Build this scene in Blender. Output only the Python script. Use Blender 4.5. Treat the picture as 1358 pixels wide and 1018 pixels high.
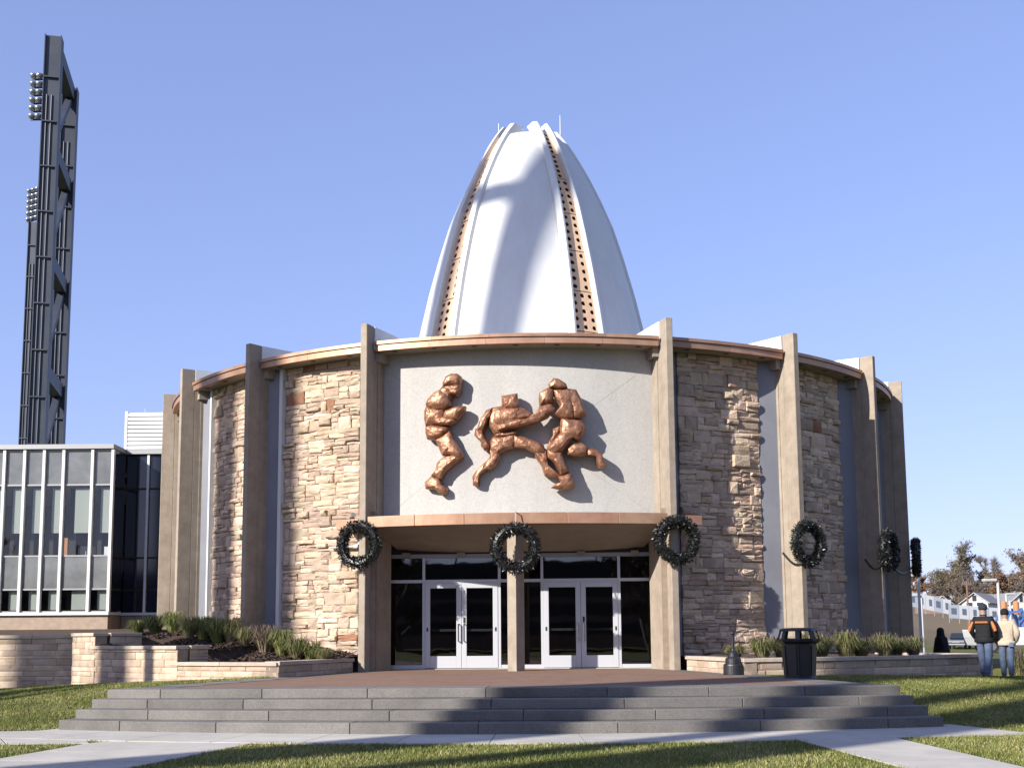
import bpy, bmesh, math, random
import numpy as np
from mathutils import Vector, Matrix
sc = bpy.context.scene
for o in list(bpy.data.objects): bpy.data.objects.remove(o)
COL = sc.collection
rad = math.radians

# ------------------------------------------------------------------ camera
CAM = np.array([-0.2313, -40.6103, 0.8431])
F_PX, PITCH, ROLL, CY, YAW = 1528.19, 0.1212, -0.0073, 656.97, -0.0114
EPS = -0.0365                         # turn of the building's axis
FW0 = np.array([math.sin(YAW), math.cos(YAW), 0.0]); RT0 = np.array([math.cos(YAW), -math.sin(YAW), 0.0]); UP0 = np.array([0, 0, 1.0])
FW = FW0*math.cos(PITCH)+UP0*math.sin(PITCH); UPV = -FW0*math.sin(PITCH)+UP0*math.cos(PITCH)
RI = RT0*math.cos(ROLL)+UPV*math.sin(ROLL); UI = UPV*math.cos(ROLL)-RT0*math.sin(ROLL)
cam = bpy.data.cameras.new('camera'); cam_o = bpy.data.objects.new('camera', cam); COL.objects.link(cam_o)
M = Matrix.Identity(4)
for i in range(3):
    M[i][0], M[i][1], M[i][2], M[i][3] = RI[i], UI[i], -FW[i], CAM[i]
cam_o.matrix_world = M
cam.sensor_width = 36; cam.sensor_fit = 'HORIZONTAL'; cam.lens = F_PX/1358*36
cam.shift_y = (CY-509)/1358; cam.clip_start = 0.1; cam.clip_end = 6000
sc.camera = cam_o

# ------------------------------------------------------------------ sky, sun, exposure
SUN_AZ, SUN_EL = 47.0, 26.5           # degrees left of straight behind the camera, elevation
SD = Vector((-math.sin(rad(SUN_AZ))*math.cos(rad(SUN_EL)), -math.cos(rad(SUN_AZ))*math.cos(rad(SUN_EL)), math.sin(rad(SUN_EL))))
w = bpy.data.worlds.new('World'); sc.world = w; w.use_nodes = True
nt = w.node_tree; bg = nt.nodes['Background']
sky = nt.nodes.new('ShaderNodeTexSky'); sky.sky_type = 'NISHITA'; sky.sun_disc = False
sky.sun_elevation = rad(SUN_EL); sky.sun_rotation = math.atan2(SD.x, SD.y)
sky.air_density = 1.0; sky.dust_density = 0.6; sky.ozone_density = 4.5
gm = nt.nodes.new('ShaderNodeGamma'); gm.inputs[1].default_value = 0.55
hs = nt.nodes.new('ShaderNodeMix'); hs.data_type = 'RGBA'; hs.blend_type = 'MULTIPLY'; hs.inputs[0].default_value = 1.0
hs.inputs[7].default_value = (2.22, 2.19, 3.0, 1)
nt.links.new(sky.outputs[0], gm.inputs[0]); nt.links.new(gm.outputs[0], hs.inputs[6]); nt.links.new(hs.outputs[2], bg.inputs[0]); bg.inputs[1].default_value = 0.0775
sl = bpy.data.lights.new('sun', 'SUN'); sl.energy = 5.0; sl.angle = rad(0.53); sl.color = (1.0, 0.955, 0.89)
so = bpy.data.objects.new('sun', sl); COL.objects.link(so); so.rotation_euler = SD.to_track_quat('Z', 'Y').to_euler(); so.location = (-40, -40, 60)
sc.view_settings.view_transform = 'Standard'; sc.view_settings.look = 'None'; sc.view_settings.gamma = 1; sc.view_settings.use_curve_mapping = False
sc.view_settings.exposure = 0.9
sc.render.engine = 'CYCLES'

# ------------------------------------------------------------------ pixel helpers
def ray(px, py):
    d = FW+RI*(px-679)/F_PX-UI*(py-CY)/F_PX
    return d/np.linalg.norm(d)
def onz(px, py, z):
    d = ray(px, py); return CAM+d*(z-CAM[2])/d[2]
def ony(px, py, y):
    d = ray(px, py); return CAM+d*(y-CAM[1])/d[1]
def oncyl(px, py, r):
    d = ray(px, py); a = d[0]**2+d[1]**2; b = CAM[0]*d[0]+CAM[1]*d[1]; c = CAM[0]**2+CAM[1]**2-r*r
    return CAM+d*(-b-math.sqrt(b*b-a*c))/a
def loc_angle(P): return math.degrees(math.atan2(P[0], -P[1])-EPS)
def pl(r, th, z):                      # polar, building-local
    a = rad(th); return (r*math.sin(a), -r*math.cos(a), z)
def pw(r, th, z):                      # polar, world
    a = rad(th)+EPS; return (r*math.sin(a), -r*math.cos(a), z)

# ------------------------------------------------------------------ materials
def mat(name, col, rough=0.7, metal=0.0, col2=None, nscale=6.0, bump=0.0, bscale=30.0, detail=6, spec=0.5, vary=0.0, coat=0, ramp=(0.35, 0.65), bdist=0.02):
    alb = 0.68 if max(col) > 0.03 and not name.startswith('white_paint') else (0.82 if max(col) > 0.03 else 1.0)
    col = tuple(c*alb for c in col); col2 = tuple(c*alb for c in col2) if col2 is not None else None
    m = bpy.data.materials.new(name); m.use_nodes = True; t = m.node_tree; b = t.nodes['Principled BSDF']
    b.inputs['Roughness'].default_value = rough; b.inputs['Metallic'].default_value = metal
    b.inputs['Specular IOR Level'].default_value = spec; b.inputs['Coat Weight'].default_value = coat
    b.inputs['Base Color'].default_value = (*col, 1)
    tc = t.nodes.new('ShaderNodeTexCoord')
    last = None
    if col2 is not None:
        n = t.nodes.new('ShaderNodeTexNoise'); n.inputs['Scale'].default_value = nscale; n.inputs['Detail'].default_value = detail; n.inputs['Roughness'].default_value = 0.65
        t.links.new(tc.outputs['Object'], n.inputs['Vector'])
        r = t.nodes.new('ShaderNodeValToRGB'); r.color_ramp.elements[0].position = ramp[0]; r.color_ramp.elements[1].position = ramp[1]
        r.color_ramp.elements[0].color = (*col, 1); r.color_ramp.elements[1].color = (*col2, 1)
        t.links.new(n.outputs['Fac'], r.inputs[0]); last = r.outputs[0]
    if vary > 0:
        oi = t.nodes.new('ShaderNodeObjectInfo'); g = t.nodes.new('ShaderNodeNewGeometry')
        ad = t.nodes.new('ShaderNodeMath'); ad.operation = 'ADD'; fr = t.nodes.new('ShaderNodeMath'); fr.operation = 'FRACT'
        t.links.new(oi.outputs['Random'], ad.inputs[0]); t.links.new(g.outputs['Random Per Island'], ad.inputs[1]); t.links.new(ad.outputs[0], fr.inputs[0])
        mr = t.nodes.new('ShaderNodeMapRange'); mr.inputs[3].default_value = 1-vary; mr.inputs[4].default_value = 1+vary
        t.links.new(fr.outputs[0], mr.inputs[0])
        hv = t.nodes.new('ShaderNodeHueSaturation'); t.links.new(mr.outputs[0], hv.inputs['Value'])
        hm = t.nodes.new('ShaderNodeMapRange'); hm.inputs[3].default_value = 0.5-vary*0.05; hm.inputs[4].default_value = 0.5+vary*0.03
        f2 = t.nodes.new('ShaderNodeMath'); f2.operation = 'MULTIPLY'; f2.inputs[1].default_value = 7.31; f3 = t.nodes.new('ShaderNodeMath'); f3.operation = 'FRACT'
        t.links.new(fr.outputs[0], f2.inputs[0]); t.links.new(f2.outputs[0], f3.inputs[0]); t.links.new(f3.outputs[0], hm.inputs[0]); t.links.new(hm.outputs[0], hv.inputs['Hue'])
        if last is None: hv.inputs['Color'].default_value = (*col, 1)
        else: t.links.new(last, hv.inputs['Color'])
        last = hv.outputs[0]
    if last is not None: t.links.new(last, b.inputs['Base Color'])
    if bump > 0:
        n2 = t.nodes.new('ShaderNodeTexNoise'); n2.inputs['Scale'].default_value = bscale; n2.inputs['Detail'].default_value = 5
        t.links.new(tc.outputs['Object'], n2.inputs['Vector'])
        bp = t.nodes.new('ShaderNodeBump'); bp.inputs['Strength'].default_value = bump; bp.inputs['Distance'].default_value = bdist
        t.links.new(n2.outputs['Fac'], bp.inputs['Height']); t.links.new(bp.outputs[0], b.inputs['Normal'])
    return m
def glass(name, tint, refl=1.0, trans=0.8, base=0.045):
    m = bpy.data.materials.new(name); m.use_nodes = True; t = m.node_tree; t.nodes.clear()
    out = t.nodes.new('ShaderNodeOutputMaterial'); tr = t.nodes.new('ShaderNodeBsdfTransparent'); tr.inputs[0].default_value = (*[c*trans for c in tint], 1)
    gl = t.nodes.new('ShaderNodeBsdfGlossy'); gl.inputs['Roughness'].default_value = 0.015; gl.inputs[0].default_value = (refl, refl, refl, 1)
    lw = t.nodes.new('ShaderNodeLayerWeight'); lw.inputs[0].default_value = 0.5; pwn = t.nodes.new('ShaderNodeMath'); pwn.operation = 'POWER'; pwn.inputs[1].default_value = 4.0
    fr = t.nodes.new('ShaderNodeMath'); fr.operation = 'MULTIPLY_ADD'; fr.inputs[1].default_value = 0.9; fr.inputs[2].default_value = base; t.links.new(lw.outputs['Facing'], pwn.inputs[0]); t.links.new(pwn.outputs[0], fr.inputs[0])
    tc = t.nodes.new('ShaderNodeTexCoord'); n = t.nodes.new('ShaderNodeTexNoise'); n.inputs['Scale'].default_value = 0.8
    bp = t.nodes.new('ShaderNodeBump'); bp.inputs['Strength'].default_value = 0.04; bp.inputs['Distance'].default_value = 0.05
    t.links.new(tc.outputs['Object'], n.inputs[0]); t.links.new(n.outputs[0], bp.inputs['Height']); t.links.new(bp.outputs[0], gl.inputs['Normal'])
    ms = t.nodes.new('ShaderNodeMixShader'); t.links.new(fr.outputs[0], ms.inputs[0]); t.links.new(tr.outputs[0], ms.inputs[1]); t.links.new(gl.outputs[0], ms.inputs[2]); t.links.new(ms.outputs[0], out.inputs[0])
    return m

MT = {}
MT['concrete'] = mat('fin_concrete', (0.37, 0.297, 0.222), 0.9, 0, (0.465, 0.387, 0.30), 3.5, 0.35, 90, bdist=0.01)
MT['stucco'] = mat('white_stucco', (0.50, 0.48, 0.44), 0.95, 0, (0.62, 0.60, 0.56), 24, 0.5, 60, ramp=(0.3, 0.6), bdist=0.012)
MT['white'] = mat('white_paint', (0.70, 0.70, 0.675), 0.55, 0, (0.74, 0.74, 0.715), 0.8, 0.03, 8)
MT['cove'] = mat('cove_plaster', (0.58, 0.57, 0.54), 0.85, 0, (0.63, 0.62, 0.59), 2.0, 0.1, 40)
MT['copper'] = mat('copper_sheet', (0.46, 0.25, 0.145), 0.45, 0.45, (0.58, 0.36, 0.23), 1.6, 0.12, 5, vary=0.16)
MT['copperseam'] = mat('copper_seam', (0.30, 0.13, 0.07), 0.55, 0.3)
MT['panelcopper'] = mat('perforated_copper', (0.80, 0.52, 0.32), 0.65, 0.0, (0.88, 0.60, 0.39), 1.5, vary=0.05)
MT['hole'] = mat('hole_dark', (0.018, 0.016, 0.014), 0.6)
MT['bronze'] = mat('bronze_relief', (0.25, 0.105, 0.055), 0.42, 0.5, (0.56, 0.29, 0.17), 5.5, 0.62, 8, bdist=0.06, ramp=(0.3, 0.72))
MT['slot'] = mat('slot_panel', (0.20, 0.205, 0.235), 0.5, 0.15, (0.24, 0.245, 0.27), 1.0)
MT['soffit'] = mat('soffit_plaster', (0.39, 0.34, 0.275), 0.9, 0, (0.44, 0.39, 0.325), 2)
MT['alu'] = mat('aluminium_frame', (0.70, 0.71, 0.73), 0.42, 0.25)
MT['alugrey'] = mat('grey_frame', (0.40, 0.40, 0.40), 0.5, 0.3)
MT['steel'] = mat('steel_handle', (0.6, 0.6, 0.6), 0.25, 1.0)
MT['lobby'] = mat('lobby_surface', (0.30, 0.25, 0.20), 0.8)
MT['basestone'] = mat('wing_base_stone', (0.40, 0.30, 0.22), 0.95, 0, (0.50, 0.39, 0.29), 5)
MT['dark'] = mat('dark_interior', (0.035, 0.033, 0.03), 0.9)
MT['black'] = mat('black_plastic', (0.010, 0.010, 0.011), 0.42, 0, (0.016, 0.016, 0.017), 8, 0.05, 120)
MT['stone'] = mat('sandstone', (0.60, 0.435, 0.295), 0.95, 0, (0.75, 0.59, 0.435), 2.6, 0.7, 22, vary=0.30, bdist=0.03)
MT['redstone'] = mat('red_sandstone', (0.30, 0.13, 0.07), 0.95, 0, (0.42, 0.22, 0.13), 4, 0.6, 22, bdist=0.03)
MT['mortar'] = mat('wall_mortar', (0.27, 0.205, 0.15), 0.95, 0, (0.36, 0.28, 0.21), 6, 0.5, 40)
MT['ashlar'] = mat('planter_ashlar', (0.52, 0.375, 0.25), 0.9, 0, (0.64, 0.51, 0.38), 4.5, 0.35, 45, vary=0.24, bdist=0.012)
MT['cap'] = mat('planter_cap', (0.50, 0.40, 0.31), 0.9, 0, (0.60, 0.50, 0.40), 6, 0.3, 40, vary=0.1)
MT['granite'] = mat('grey_granite', (0.15, 0.137, 0.122), 0.8, 0, (0.26, 0.24, 0.215), 42, 0.3, 60, vary=0.16, ramp=(0.3, 0.7), bdist=0.004)
MT['path'] = mat('path_concrete', (0.56, 0.515, 0.44), 0.9, 0, (0.65, 0.605, 0.53), 1.2, 0.15, 150, vary=0.04, bdist=0.004)
MT['mulch'] = mat('bark_mulch', (0.055, 0.034, 0.022), 1.0, 0, (0.15, 0.095, 0.06), 28, 1.0, 40, ramp=(0.35, 0.7), bdist=0.05)
MT['blue_steel'] = mat('tower_steel', (0.05, 0.06, 0.085), 0.55, 0.1, (0.068, 0.08, 0.105), 0.7)
MT['lampm'] = mat('lamp_metal', (0.42, 0.43, 0.44), 0.3, 0.7)
MT['needle'] = mat('wreath_needles', (0.005, 0.006, 0.005), 0.4, 0, (0.014, 0.015, 0.012), 9)
MT['bark'] = mat('tree_bark', (0.12, 0.095, 0.075), 0.95, 0, (0.20, 0.165, 0.13), 3)
MT['twig'] = mat('tree_twig', (0.17, 0.135, 0.105), 0.95, vary=0.2)
MT['leafbrown'] = mat('dry_leaves', (0.22, 0.155, 0.095), 0.9, vary=0.4)
MT['leaforange'] = mat('orange_leaves', (0.22, 0.125, 0.065), 0.9, vary=0.4)
MT['leafgreen'] = mat('olive_leaves', (0.17, 0.15, 0.085), 0.9, vary=0.35)
MT['wood'] = mat('pole_wood', (0.22, 0.13, 0.08), 0.9)
MT['lightpole'] = mat('pale_pole', (0.62, 0.62, 0.60), 0.5, 0.2)
MT['blind'] = mat('window_blind', (0.46, 0.47, 0.41), 0.9)
MT['beige_wall'] = mat('beige_wall', (0.50, 0.47, 0.40), 0.9)
MT['shadow_glass'] = glass('storefront_glass', (0.55, 0.55, 0.54), 0.95, 1.0, 0.085)
MT['annex_glass'] = glass('annex_glass', (0.93, 0.95, 0.95), 0.7, 1.0)
MT['frosted'] = mat('spandrel_glass', (0.15, 0.158, 0.155), 0.12, 0, (0.25, 0.255, 0.25), 1.2, spec=0.6)
MT['navy_glass'] = mat('shaded_wing_glass', (0.012, 0.016, 0.026), 0.06, spec=0.6)  # shade of the wing's recessed bay, put into the glass colour
MT['jeans'] = mat('blue_jeans', (0.07, 0.10, 0.18), 0.9, 0, (0.14, 0.18, 0.28), 7, 0.4, 18)
MT['jacket'] = mat('black_jacket', (0.006, 0.006, 0.007), 0.8, 0, (0.011, 0.011, 0.013), 7, 0.5, 12, spec=0.25)
MT['orange'] = mat('orange_cloth', (0.55, 0.19, 0.05), 0.8)
MT['tan'] = mat('tan_sweater', (0.52, 0.42, 0.30), 0.9, 0, (0.62, 0.51, 0.38), 7, 0.5, 14)
MT['skin'] = mat('skin', (0.42, 0.25, 0.18), 0.6)
MT['knit'] = mat('navy_knit', (0.018, 0.022, 0.035), 0.9)
MT['shoe'] = mat('pale_shoe', (0.45, 0.44, 0.42), 0.7)
MT['darkshoe'] = mat('brown_shoe', (0.06, 0.045, 0.035), 0.7)
MT['bluepaint'] = mat('blue_paint', (0.10, 0.20, 0.48), 0.4, coat=0.3)
MT['navycar'] = mat('navy_car_paint', (0.025, 0.032, 0.055), 0.3, coat=0.6)
MT['whitecar'] = mat('white_vehicle_paint', (0.75, 0.75, 0.74), 0.4, coat=0.3)
MT['carglass'] = mat('vehicle_glass', (0.02, 0.025, 0.03), 0.08)
MT['tyre'] = mat('tyre_rubber', (0.02, 0.02, 0.02), 0.9)
MT['orangedrum'] = mat('orange_drum', (0.60, 0.24, 0.08), 0.6)
MT['siding'] = mat('white_siding', (0.76, 0.75, 0.72), 0.8)
MT['greyroof'] = mat('grey_shingle', (0.25, 0.25, 0.25), 0.95, 0, (0.31, 0.31, 0.31), 3)
MT['brickhouse'] = mat('brown_brick', (0.27, 0.16, 0.11), 0.95, 0, (0.34, 0.21, 0.15), 4)
MT['banner'] = mat('printed_banner', (0.50, 0.52, 0.55), 0.8)
MT['banner2'] = mat('blue_grey_banner', (0.34, 0.38, 0.45), 0.8)
MT['print'] = mat('banner_print', (0.10, 0.12, 0.17), 0.8)
MT['asphalt'] = mat('asphalt', (0.05, 0.05, 0.05), 0.95, 0, (0.07, 0.07, 0.07), 2)

# ------------------------------------------------------------------ mesh helpers
class MB:
    def __init__(s): s.v = []; s.f = []
    def add(s, vs, fs):
        n = len(s.v); s.v += [tuple(p) for p in vs]; s.f += [tuple(i+n for i in f) for f in fs]; return s
    def box(s, x0, x1, y0, y1, z0, z1):
        return s.add([(x0, y0, z0), (x1, y0, z0), (x1, y1, z0), (x0, y1, z0), (x0, y0, z1), (x1, y0, z1), (x1, y1, z1), (x0, y1, z1)],
                     [(0, 3, 2, 1), (4, 5, 6, 7), (0, 1, 5, 4), (1, 2, 6, 5), (2, 3, 7, 6), (3, 0, 4, 7)])
    def hexa(s, p):                    # 8 corners: bottom loop 4, top loop 4 (ccw from above)
        return s.add(p, [(0, 3, 2, 1), (4, 5, 6, 7), (0, 1, 5, 4), (1, 2, 6, 5), (2, 3, 7, 6), (3, 0, 4, 7)])
    def prism(s, poly, z0, z1):
        n = len(poly); vs = [(x, y, z0) for x, y in poly]+[(x, y, z1) for x, y in poly]
        return s.add(vs, [tuple(range(n-1, -1, -1)), tuple(range(n, 2*n))]+[(i, (i+1) % n, n+(i+1) % n, n+i) for i in range(n)])
    def tube(s, pts, rs, n=8, cap=True):
        pts = [Vector(p) for p in pts]; rings = []
        if not isinstance(rs, (list, tuple)): rs = [rs]*len(pts)
        base = len(s.v); up = None
        for i, p in enumerate(pts):
            d = (pts[min(i+1, len(pts)-1)]-pts[max(i-1, 0)]).normalized()
            if up is None: up = d.orthogonal().normalized()
            up = (up-d*up.dot(d)).normalized(); sd = d.cross(up)
            for k in range(n):
                a = 2*math.pi*k/n; s.v.append(tuple(p+(up*math.cos(a)+sd*math.sin(a))*rs[i]))
        for i in range(len(pts)-1):
            for k in range(n):
                a = base+i*n+k; b = base+i*n+(k+1) % n; s.f.append((a, b, b+n, a+n))
        if cap: s.f.append(tuple(base+k for k in range(n-1, -1, -1))); s.f.append(tuple(base+(len(pts)-1)*n+k for k in range(n)))
        return s
    def beam(s, p, q, w, h=None, up=(0, 0, 1)):
        p, q = Vector(p), Vector(q); d = (q-p).normalized(); u = Vector(up)
        if abs(d.dot(u)) > 0.98: u = Vector((1, 0, 0))
        sd = d.cross(u).normalized()*w/2; u = sd.cross(d).normalized()*(h or w)/2
        return s.add([p-sd-u, p+sd-u, p+sd+u, p-sd+u, q-sd-u, q+sd-u, q+sd+u, q-sd+u], [(0, 1, 2, 3), (7, 6, 5, 4), (0, 4, 5, 1), (1, 5, 6, 2), (2, 6, 7, 3), (3, 7, 4, 0)])
    def lathe(s, prof, n=24, c=(0, 0, 0)):
        base = len(s.v)
        for r, z in prof:
            for k in range(n): a = 2*math.pi*k/n; s.v.append((c[0]+r*math.cos(a), c[1]+r*math.sin(a), c[2]+z))
        for i in range(len(prof)-1):
            for k in range(n): a = base+i*n+k; b = base+i*n+(k+1) % n; s.f.append((a, b, b+n, a+n))
        s.f.append(tuple(base+k for k in range(n-1, -1, -1))); s.f.append(tuple(base+(len(prof)-1)*n+k for k in range(n)))
        return s
    def arc(s, r0, r1, t0, t1, z0, z1, n=12, P=None):      # solid annular block; r, z may be functions of theta
        P = P or pl; g = lambda q, t: q(t) if callable(q) else q
        base = len(s.v)
        for i in range(n+1):
            t = t0+(t1-t0)*i/n
            s.v += [P(g(r0, t), t, g(z0, t)), P(g(r1, t), t, g(z0, t)), P(g(r1, t), t, g(z1, t)), P(g(r0, t), t, g(z1, t))]
        for i in range(n):
            a = base+4*i
            for k in range(4): s.f.append((a+k, a+4+k, a+4+(k+1) % 4, a+(k+1) % 4))
        s.f.append((base, base+1, base+2, base+3)); e = base+4*n; s.f.append((e+3, e+2, e+1, e))
        return s
    def mesh(s, name, m=None, smooth=False):
        me = bpy.data.meshes.new(name); me.from_pydata(s.v, [], s.f); me.update()
        if m is not None: me.materials.append(MT[m] if isinstance(m, str) else m)
        bm = bmesh.new(); bm.from_mesh(me); bmesh.ops.recalc_face_normals(bm, faces=bm.faces[:]); bm.to_mesh(me); bm.free()
        if smooth:
            for p_ in me.polygons: p_.use_smooth = True
        return me
    def build(s, name, m, parent=None, smooth=False, bevel=0.0):
        o = bpy.data.objects.new(name, s.mesh(name, m, smooth)); COL.objects.link(o)
        if parent is not None: o.parent = parent
        if bevel: b = o.modifiers.new('bevel', 'BEVEL'); b.width = bevel; b.segments = 2; b.limit_method = 'ANGLE'
        return o
def link(name, me, parent=None, loc=None, rot=None, scale=None):
    o = bpy.data.objects.new(name, me); COL.objects.link(o)
    if parent is not None: o.parent = parent
    if loc is not None: o.location = loc
    if rot is not None: o.rotation_euler = rot
    if scale is not None: o.scale = (scale,)*3 if not isinstance(scale, (tuple, list)) else scale
    return o
def tag(o, label=None, cat=None, group=None, kind=None):
    if label: o['label'] = label
    if cat: o['category'] = cat
    if group: o['group'] = group
    if kind: o['kind'] = kind
    return o
def thing(name, label, cat, loc=(0, 0, 0), rz=0, group=None):
    o = bpy.data.objects.new(name, None); COL.objects.link(o); o.location = loc; o.rotation_euler = (0, 0, rz); o.empty_display_size = 0.2
    return tag(o, label, cat, group)
def copy_tree(o, parent=None):
    c = o.copy(); COL.objects.link(c)
    if parent is not None: c.parent = parent
    for ch in list(o.children): copy_tree(ch, c)
    return c
def fast_mesh(name, V, Fc, m, smooth=False):    # numpy arrays, all faces the same size
    me = bpy.data.meshes.new(name); n = len(V); k = Fc.shape[1]; f = len(Fc)
    me.vertices.add(n); me.vertices.foreach_set('co', V.astype(np.float32).ravel())
    me.loops.add(f*k); me.loops.foreach_set('vertex_index', Fc.astype(np.int32).ravel())
    me.polygons.add(f); me.polygons.foreach_set('loop_start', (np.arange(f)*k).astype(np.int32)); me.polygons.foreach_set('loop_total', np.full(f, k, np.int32))
    me.update(calc_edges=True); me.materials.append(MT[m] if isinstance(m, str) else m)
    return me


def stain(m, scale, lo, stretch=(1, 1, 1)):
    t = m.node_tree; b = t.nodes['Principled BSDF']; ln = b.inputs['Base Color'].links[0]; src = ln.from_socket
    tc = t.nodes.new('ShaderNodeTexCoord'); mp = t.nodes.new('ShaderNodeMapping'); mp.inputs['Scale'].default_value = stretch; n = t.nodes.new('ShaderNodeTexNoise'); n.inputs['Scale'].default_value = scale; n.inputs['Detail'].default_value = 8; n.inputs['Roughness'].default_value = 0.7
    mr = t.nodes.new('ShaderNodeMapRange'); mr.inputs[1].default_value = 0.35; mr.inputs[2].default_value = 0.6; mr.inputs[3].default_value = lo; mr.inputs[4].default_value = 1.0
    mx = t.nodes.new('ShaderNodeMix'); mx.data_type = 'RGBA'; mx.blend_type = 'MULTIPLY'; mx.inputs[0].default_value = 1.0
    t.links.new(tc.outputs['Object'], mp.inputs[0]); t.links.new(mp.outputs[0], n.inputs[0]); t.links.new(n.outputs[0], mr.inputs[0]); t.links.new(src, mx.inputs[6]); t.links.new(mr.outputs[0], mx.inputs[7]); t.links.new(mx.outputs[2], b.inputs['Base Color'])
stain(MT['granite'], 0.9, 0.72); stain(MT['path'], 0.7, 0.82); stain(MT['concrete'], 1.2, 0.82, (1.6, 1.6, 0.25)); stain(MT['white'], 0.9, 0.93, (2.5, 2.5, 0.2)); stain(MT['stucco'], 0.8, 0.9, (1.5, 1.5, 0.3)); stain(MT['stone'], 5.0, 0.85); stain(MT['soffit'], 0.8, 0.8)
# ================================================================== setting: ground, path, terrace, steps
TS = 18.6                              # half angle of the terrace sector
G0 = -0.66
def smooth(t): t = min(1, max(0, t)); return t*t*(3-2*t)
def wall_foot(th):
    a = abs(th)
    k = 0.32 if th < 0 else 0.21
    return -k*min(1.25, max(0.0, (a-18)/26.0))
def hill(x, y):
    d = y+40.6
    if y < 20 or x < -10: return 0.0
    h = 5.2*smooth((d-152)/46.0)*smooth((y-20)/40)*smooth((x+10)/40)
    b = 3.4*smooth((d-139)/12.0)*smooth((66-x)/22.0)*smooth((x-30)/15)*smooth((y-20)/40)
    return max(h, b)+6*smooth((d-230)/150.0)*smooth((x+10)/40)
def ground_z(r, th, inset=0.0):
    a = abs(th)
    if a > 180: a = 360-a
    x, y = pw(r, th, 0)[:2]
    if r < 22.69 and a <= TS: return -1.0
    zw = wall_foot(th)
    if a > 44: zw = zw
    if r < 16.15: z = -1.0 if (a < 75 and r < 16.1) else zw
    else:
        z = zw+(G0-zw)*smooth((r-16.3)/6.3)
    if r > 60: z = G0-0.4*smooth((r-60)/60)
    return z+hill(x, y)
ths = sorted(set([round(t, 2) for t in np.arange(-180, 180.1, 2.0)]+[-TS, TS, -TS-0.03, TS+0.03]))
rs = [0, 9, 13, 16.0, 16.16, 16.5, 17, 17.5, 18, 18.6, 19.2, 19.8, 20.4, 21, 21.6, 22.1, 22.5, 22.66, 22.7, 23.2, 23.8, 24.4, 25, 26, 27, 28, 30, 33, 37, 42, 50, 60, 75, 90, 105, 120, 128, 136, 144, 152, 160, 170, 180, 190, 200, 215, 230, 250, 280, 330, 420, 600, 1000, 2000, 4000]
gv = []; gf = []; nth = len(ths)
for r in rs:
    for t in ths: gv.append(pw(r, t, ground_z(r, t)))
for i in range(len(rs)-1):
    for j in range(nth-1): a = i*nth+j; gf.append((a, a+nth, a+nth+1, a+1))
lawn = bpy.data.materials.new('lawn_turf'); lawn.use_nodes = True; lt = lawn.node_tree; lb = lt.nodes['Principled BSDF']; lb.inputs['Roughness'].default_value = 1.0; lb.inputs['Specular IOR Level'].default_value = 0.1
tc = lt.nodes.new('ShaderNodeTexCoord'); n1 = lt.nodes.new('ShaderNodeTexNoise'); n1.inputs['Scale'].default_value = 0.55; n1.inputs['Detail'].default_value = 8; n1.inputs['Roughness'].default_value = 0.7
rp = lt.nodes.new('ShaderNodeValToRGB'); rp.color_ramp.elements[0].position = 0.36; rp.color_ramp.elements[0].color = (0.055, 0.066, 0.016, 1); rp.color_ramp.elements[1].position = 0.68; rp.color_ramp.elements[1].color = (0.13, 0.125, 0.045, 1)
lt.links.new(tc.outputs['Object'], n1.inputs[0]); lt.links.new(n1.outputs[0], rp.inputs[0])
sx = lt.nodes.new('ShaderNodeSeparateXYZ'); lt.links.new(tc.outputs['Object'], sx.inputs[0]); my = lt.nodes.new('ShaderNodeMapRange'); my.inputs[1].default_value = 92; my.inputs[2].default_value = 104; lt.links.new(sx.outputs[1], my.inputs[0])
dm = lt.nodes.new('ShaderNodeMix'); dm.data_type = 'RGBA'; dm.inputs[7].default_value = (0.14, 0.11, 0.075, 1); lt.links.new(my.outputs[0], dm.inputs[0]); lt.links.new(rp.outputs[0], dm.inputs[6]); lt.links.new(dm.outputs[2], lb.inputs[0])
MT['lawn'] = lawn
g = bpy.data.objects.new('ground', fast_mesh('ground', np.array(gv), np.array(gf), 'lawn')); COL.objects.link(g); tag(g, kind='structure')

# path: pale concrete slabs round the foot of the steps, with branches
def px_poly(pts, z): return [tuple(onz(x, y, z)[:2]) for x, y in pts]
path_polys = []
path = bpy.data.objects.new('path', None); COL.objects.link(path); tag(path, kind='structure')
def slab_poly(poly, z):
    path_polys.append(poly); m = MB(); m.prism(poly, z-0.1, z); return m.build('paving_slab', 'path', path)
for i in range(12):
    t0 = -19.0+38.6*i/12; t1 = -19.0+38.6*(i+1)/12-0.035
    m = MB(); m.arc(22.3, 24.2, t0, t1, G0-0.1, G0+0.02, 6, P=pw); m.build('paving_slab', 'path', path)
def split_run(a0, a1, b0, b1, n, z):   # strip between edge a0-a1 and edge b0-b1 cut into n slabs
    for i in range(n):
        f0, f1 = i/n, (i+1)/n-0.006
        L = lambda p, q, f: (p[0]+(q[0]-p[0])*f, p[1]+(q[1]-p[1])*f)
        slab_poly([L(a0, a1, f0), L(a0, a1, f1), L(b0, b1, f1), L(b0, b1, f0)], z)
W = lambda x, y: tuple(onz(x, y, G0+0.02)[:2])
for hull in ([(95, 966), (-330, 974), (-330, 989), (118, 984.5)], [(118, 983), (-330, 1059), (-130, 1076), (345, 982.5)], [(250, 971), (118, 984.5), (345, 983), (420, 978)], [(1187, 976.5), (1620, 1074), (1490, 1091), (1055, 979.5)], [(1262, 961), (1298, 967), (1187, 977.5), (1100, 976)]):
    path_polys.append([W(*q) for q in hull])
split_run(W(95, 967), W(-330, 975), W(118, 984), W(-330, 988), 4, G0+0.016)
split_run(W(118, 984), W(-330, 1060), W(345, 982), W(-130, 1075), 5, G0+0.012)
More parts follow.
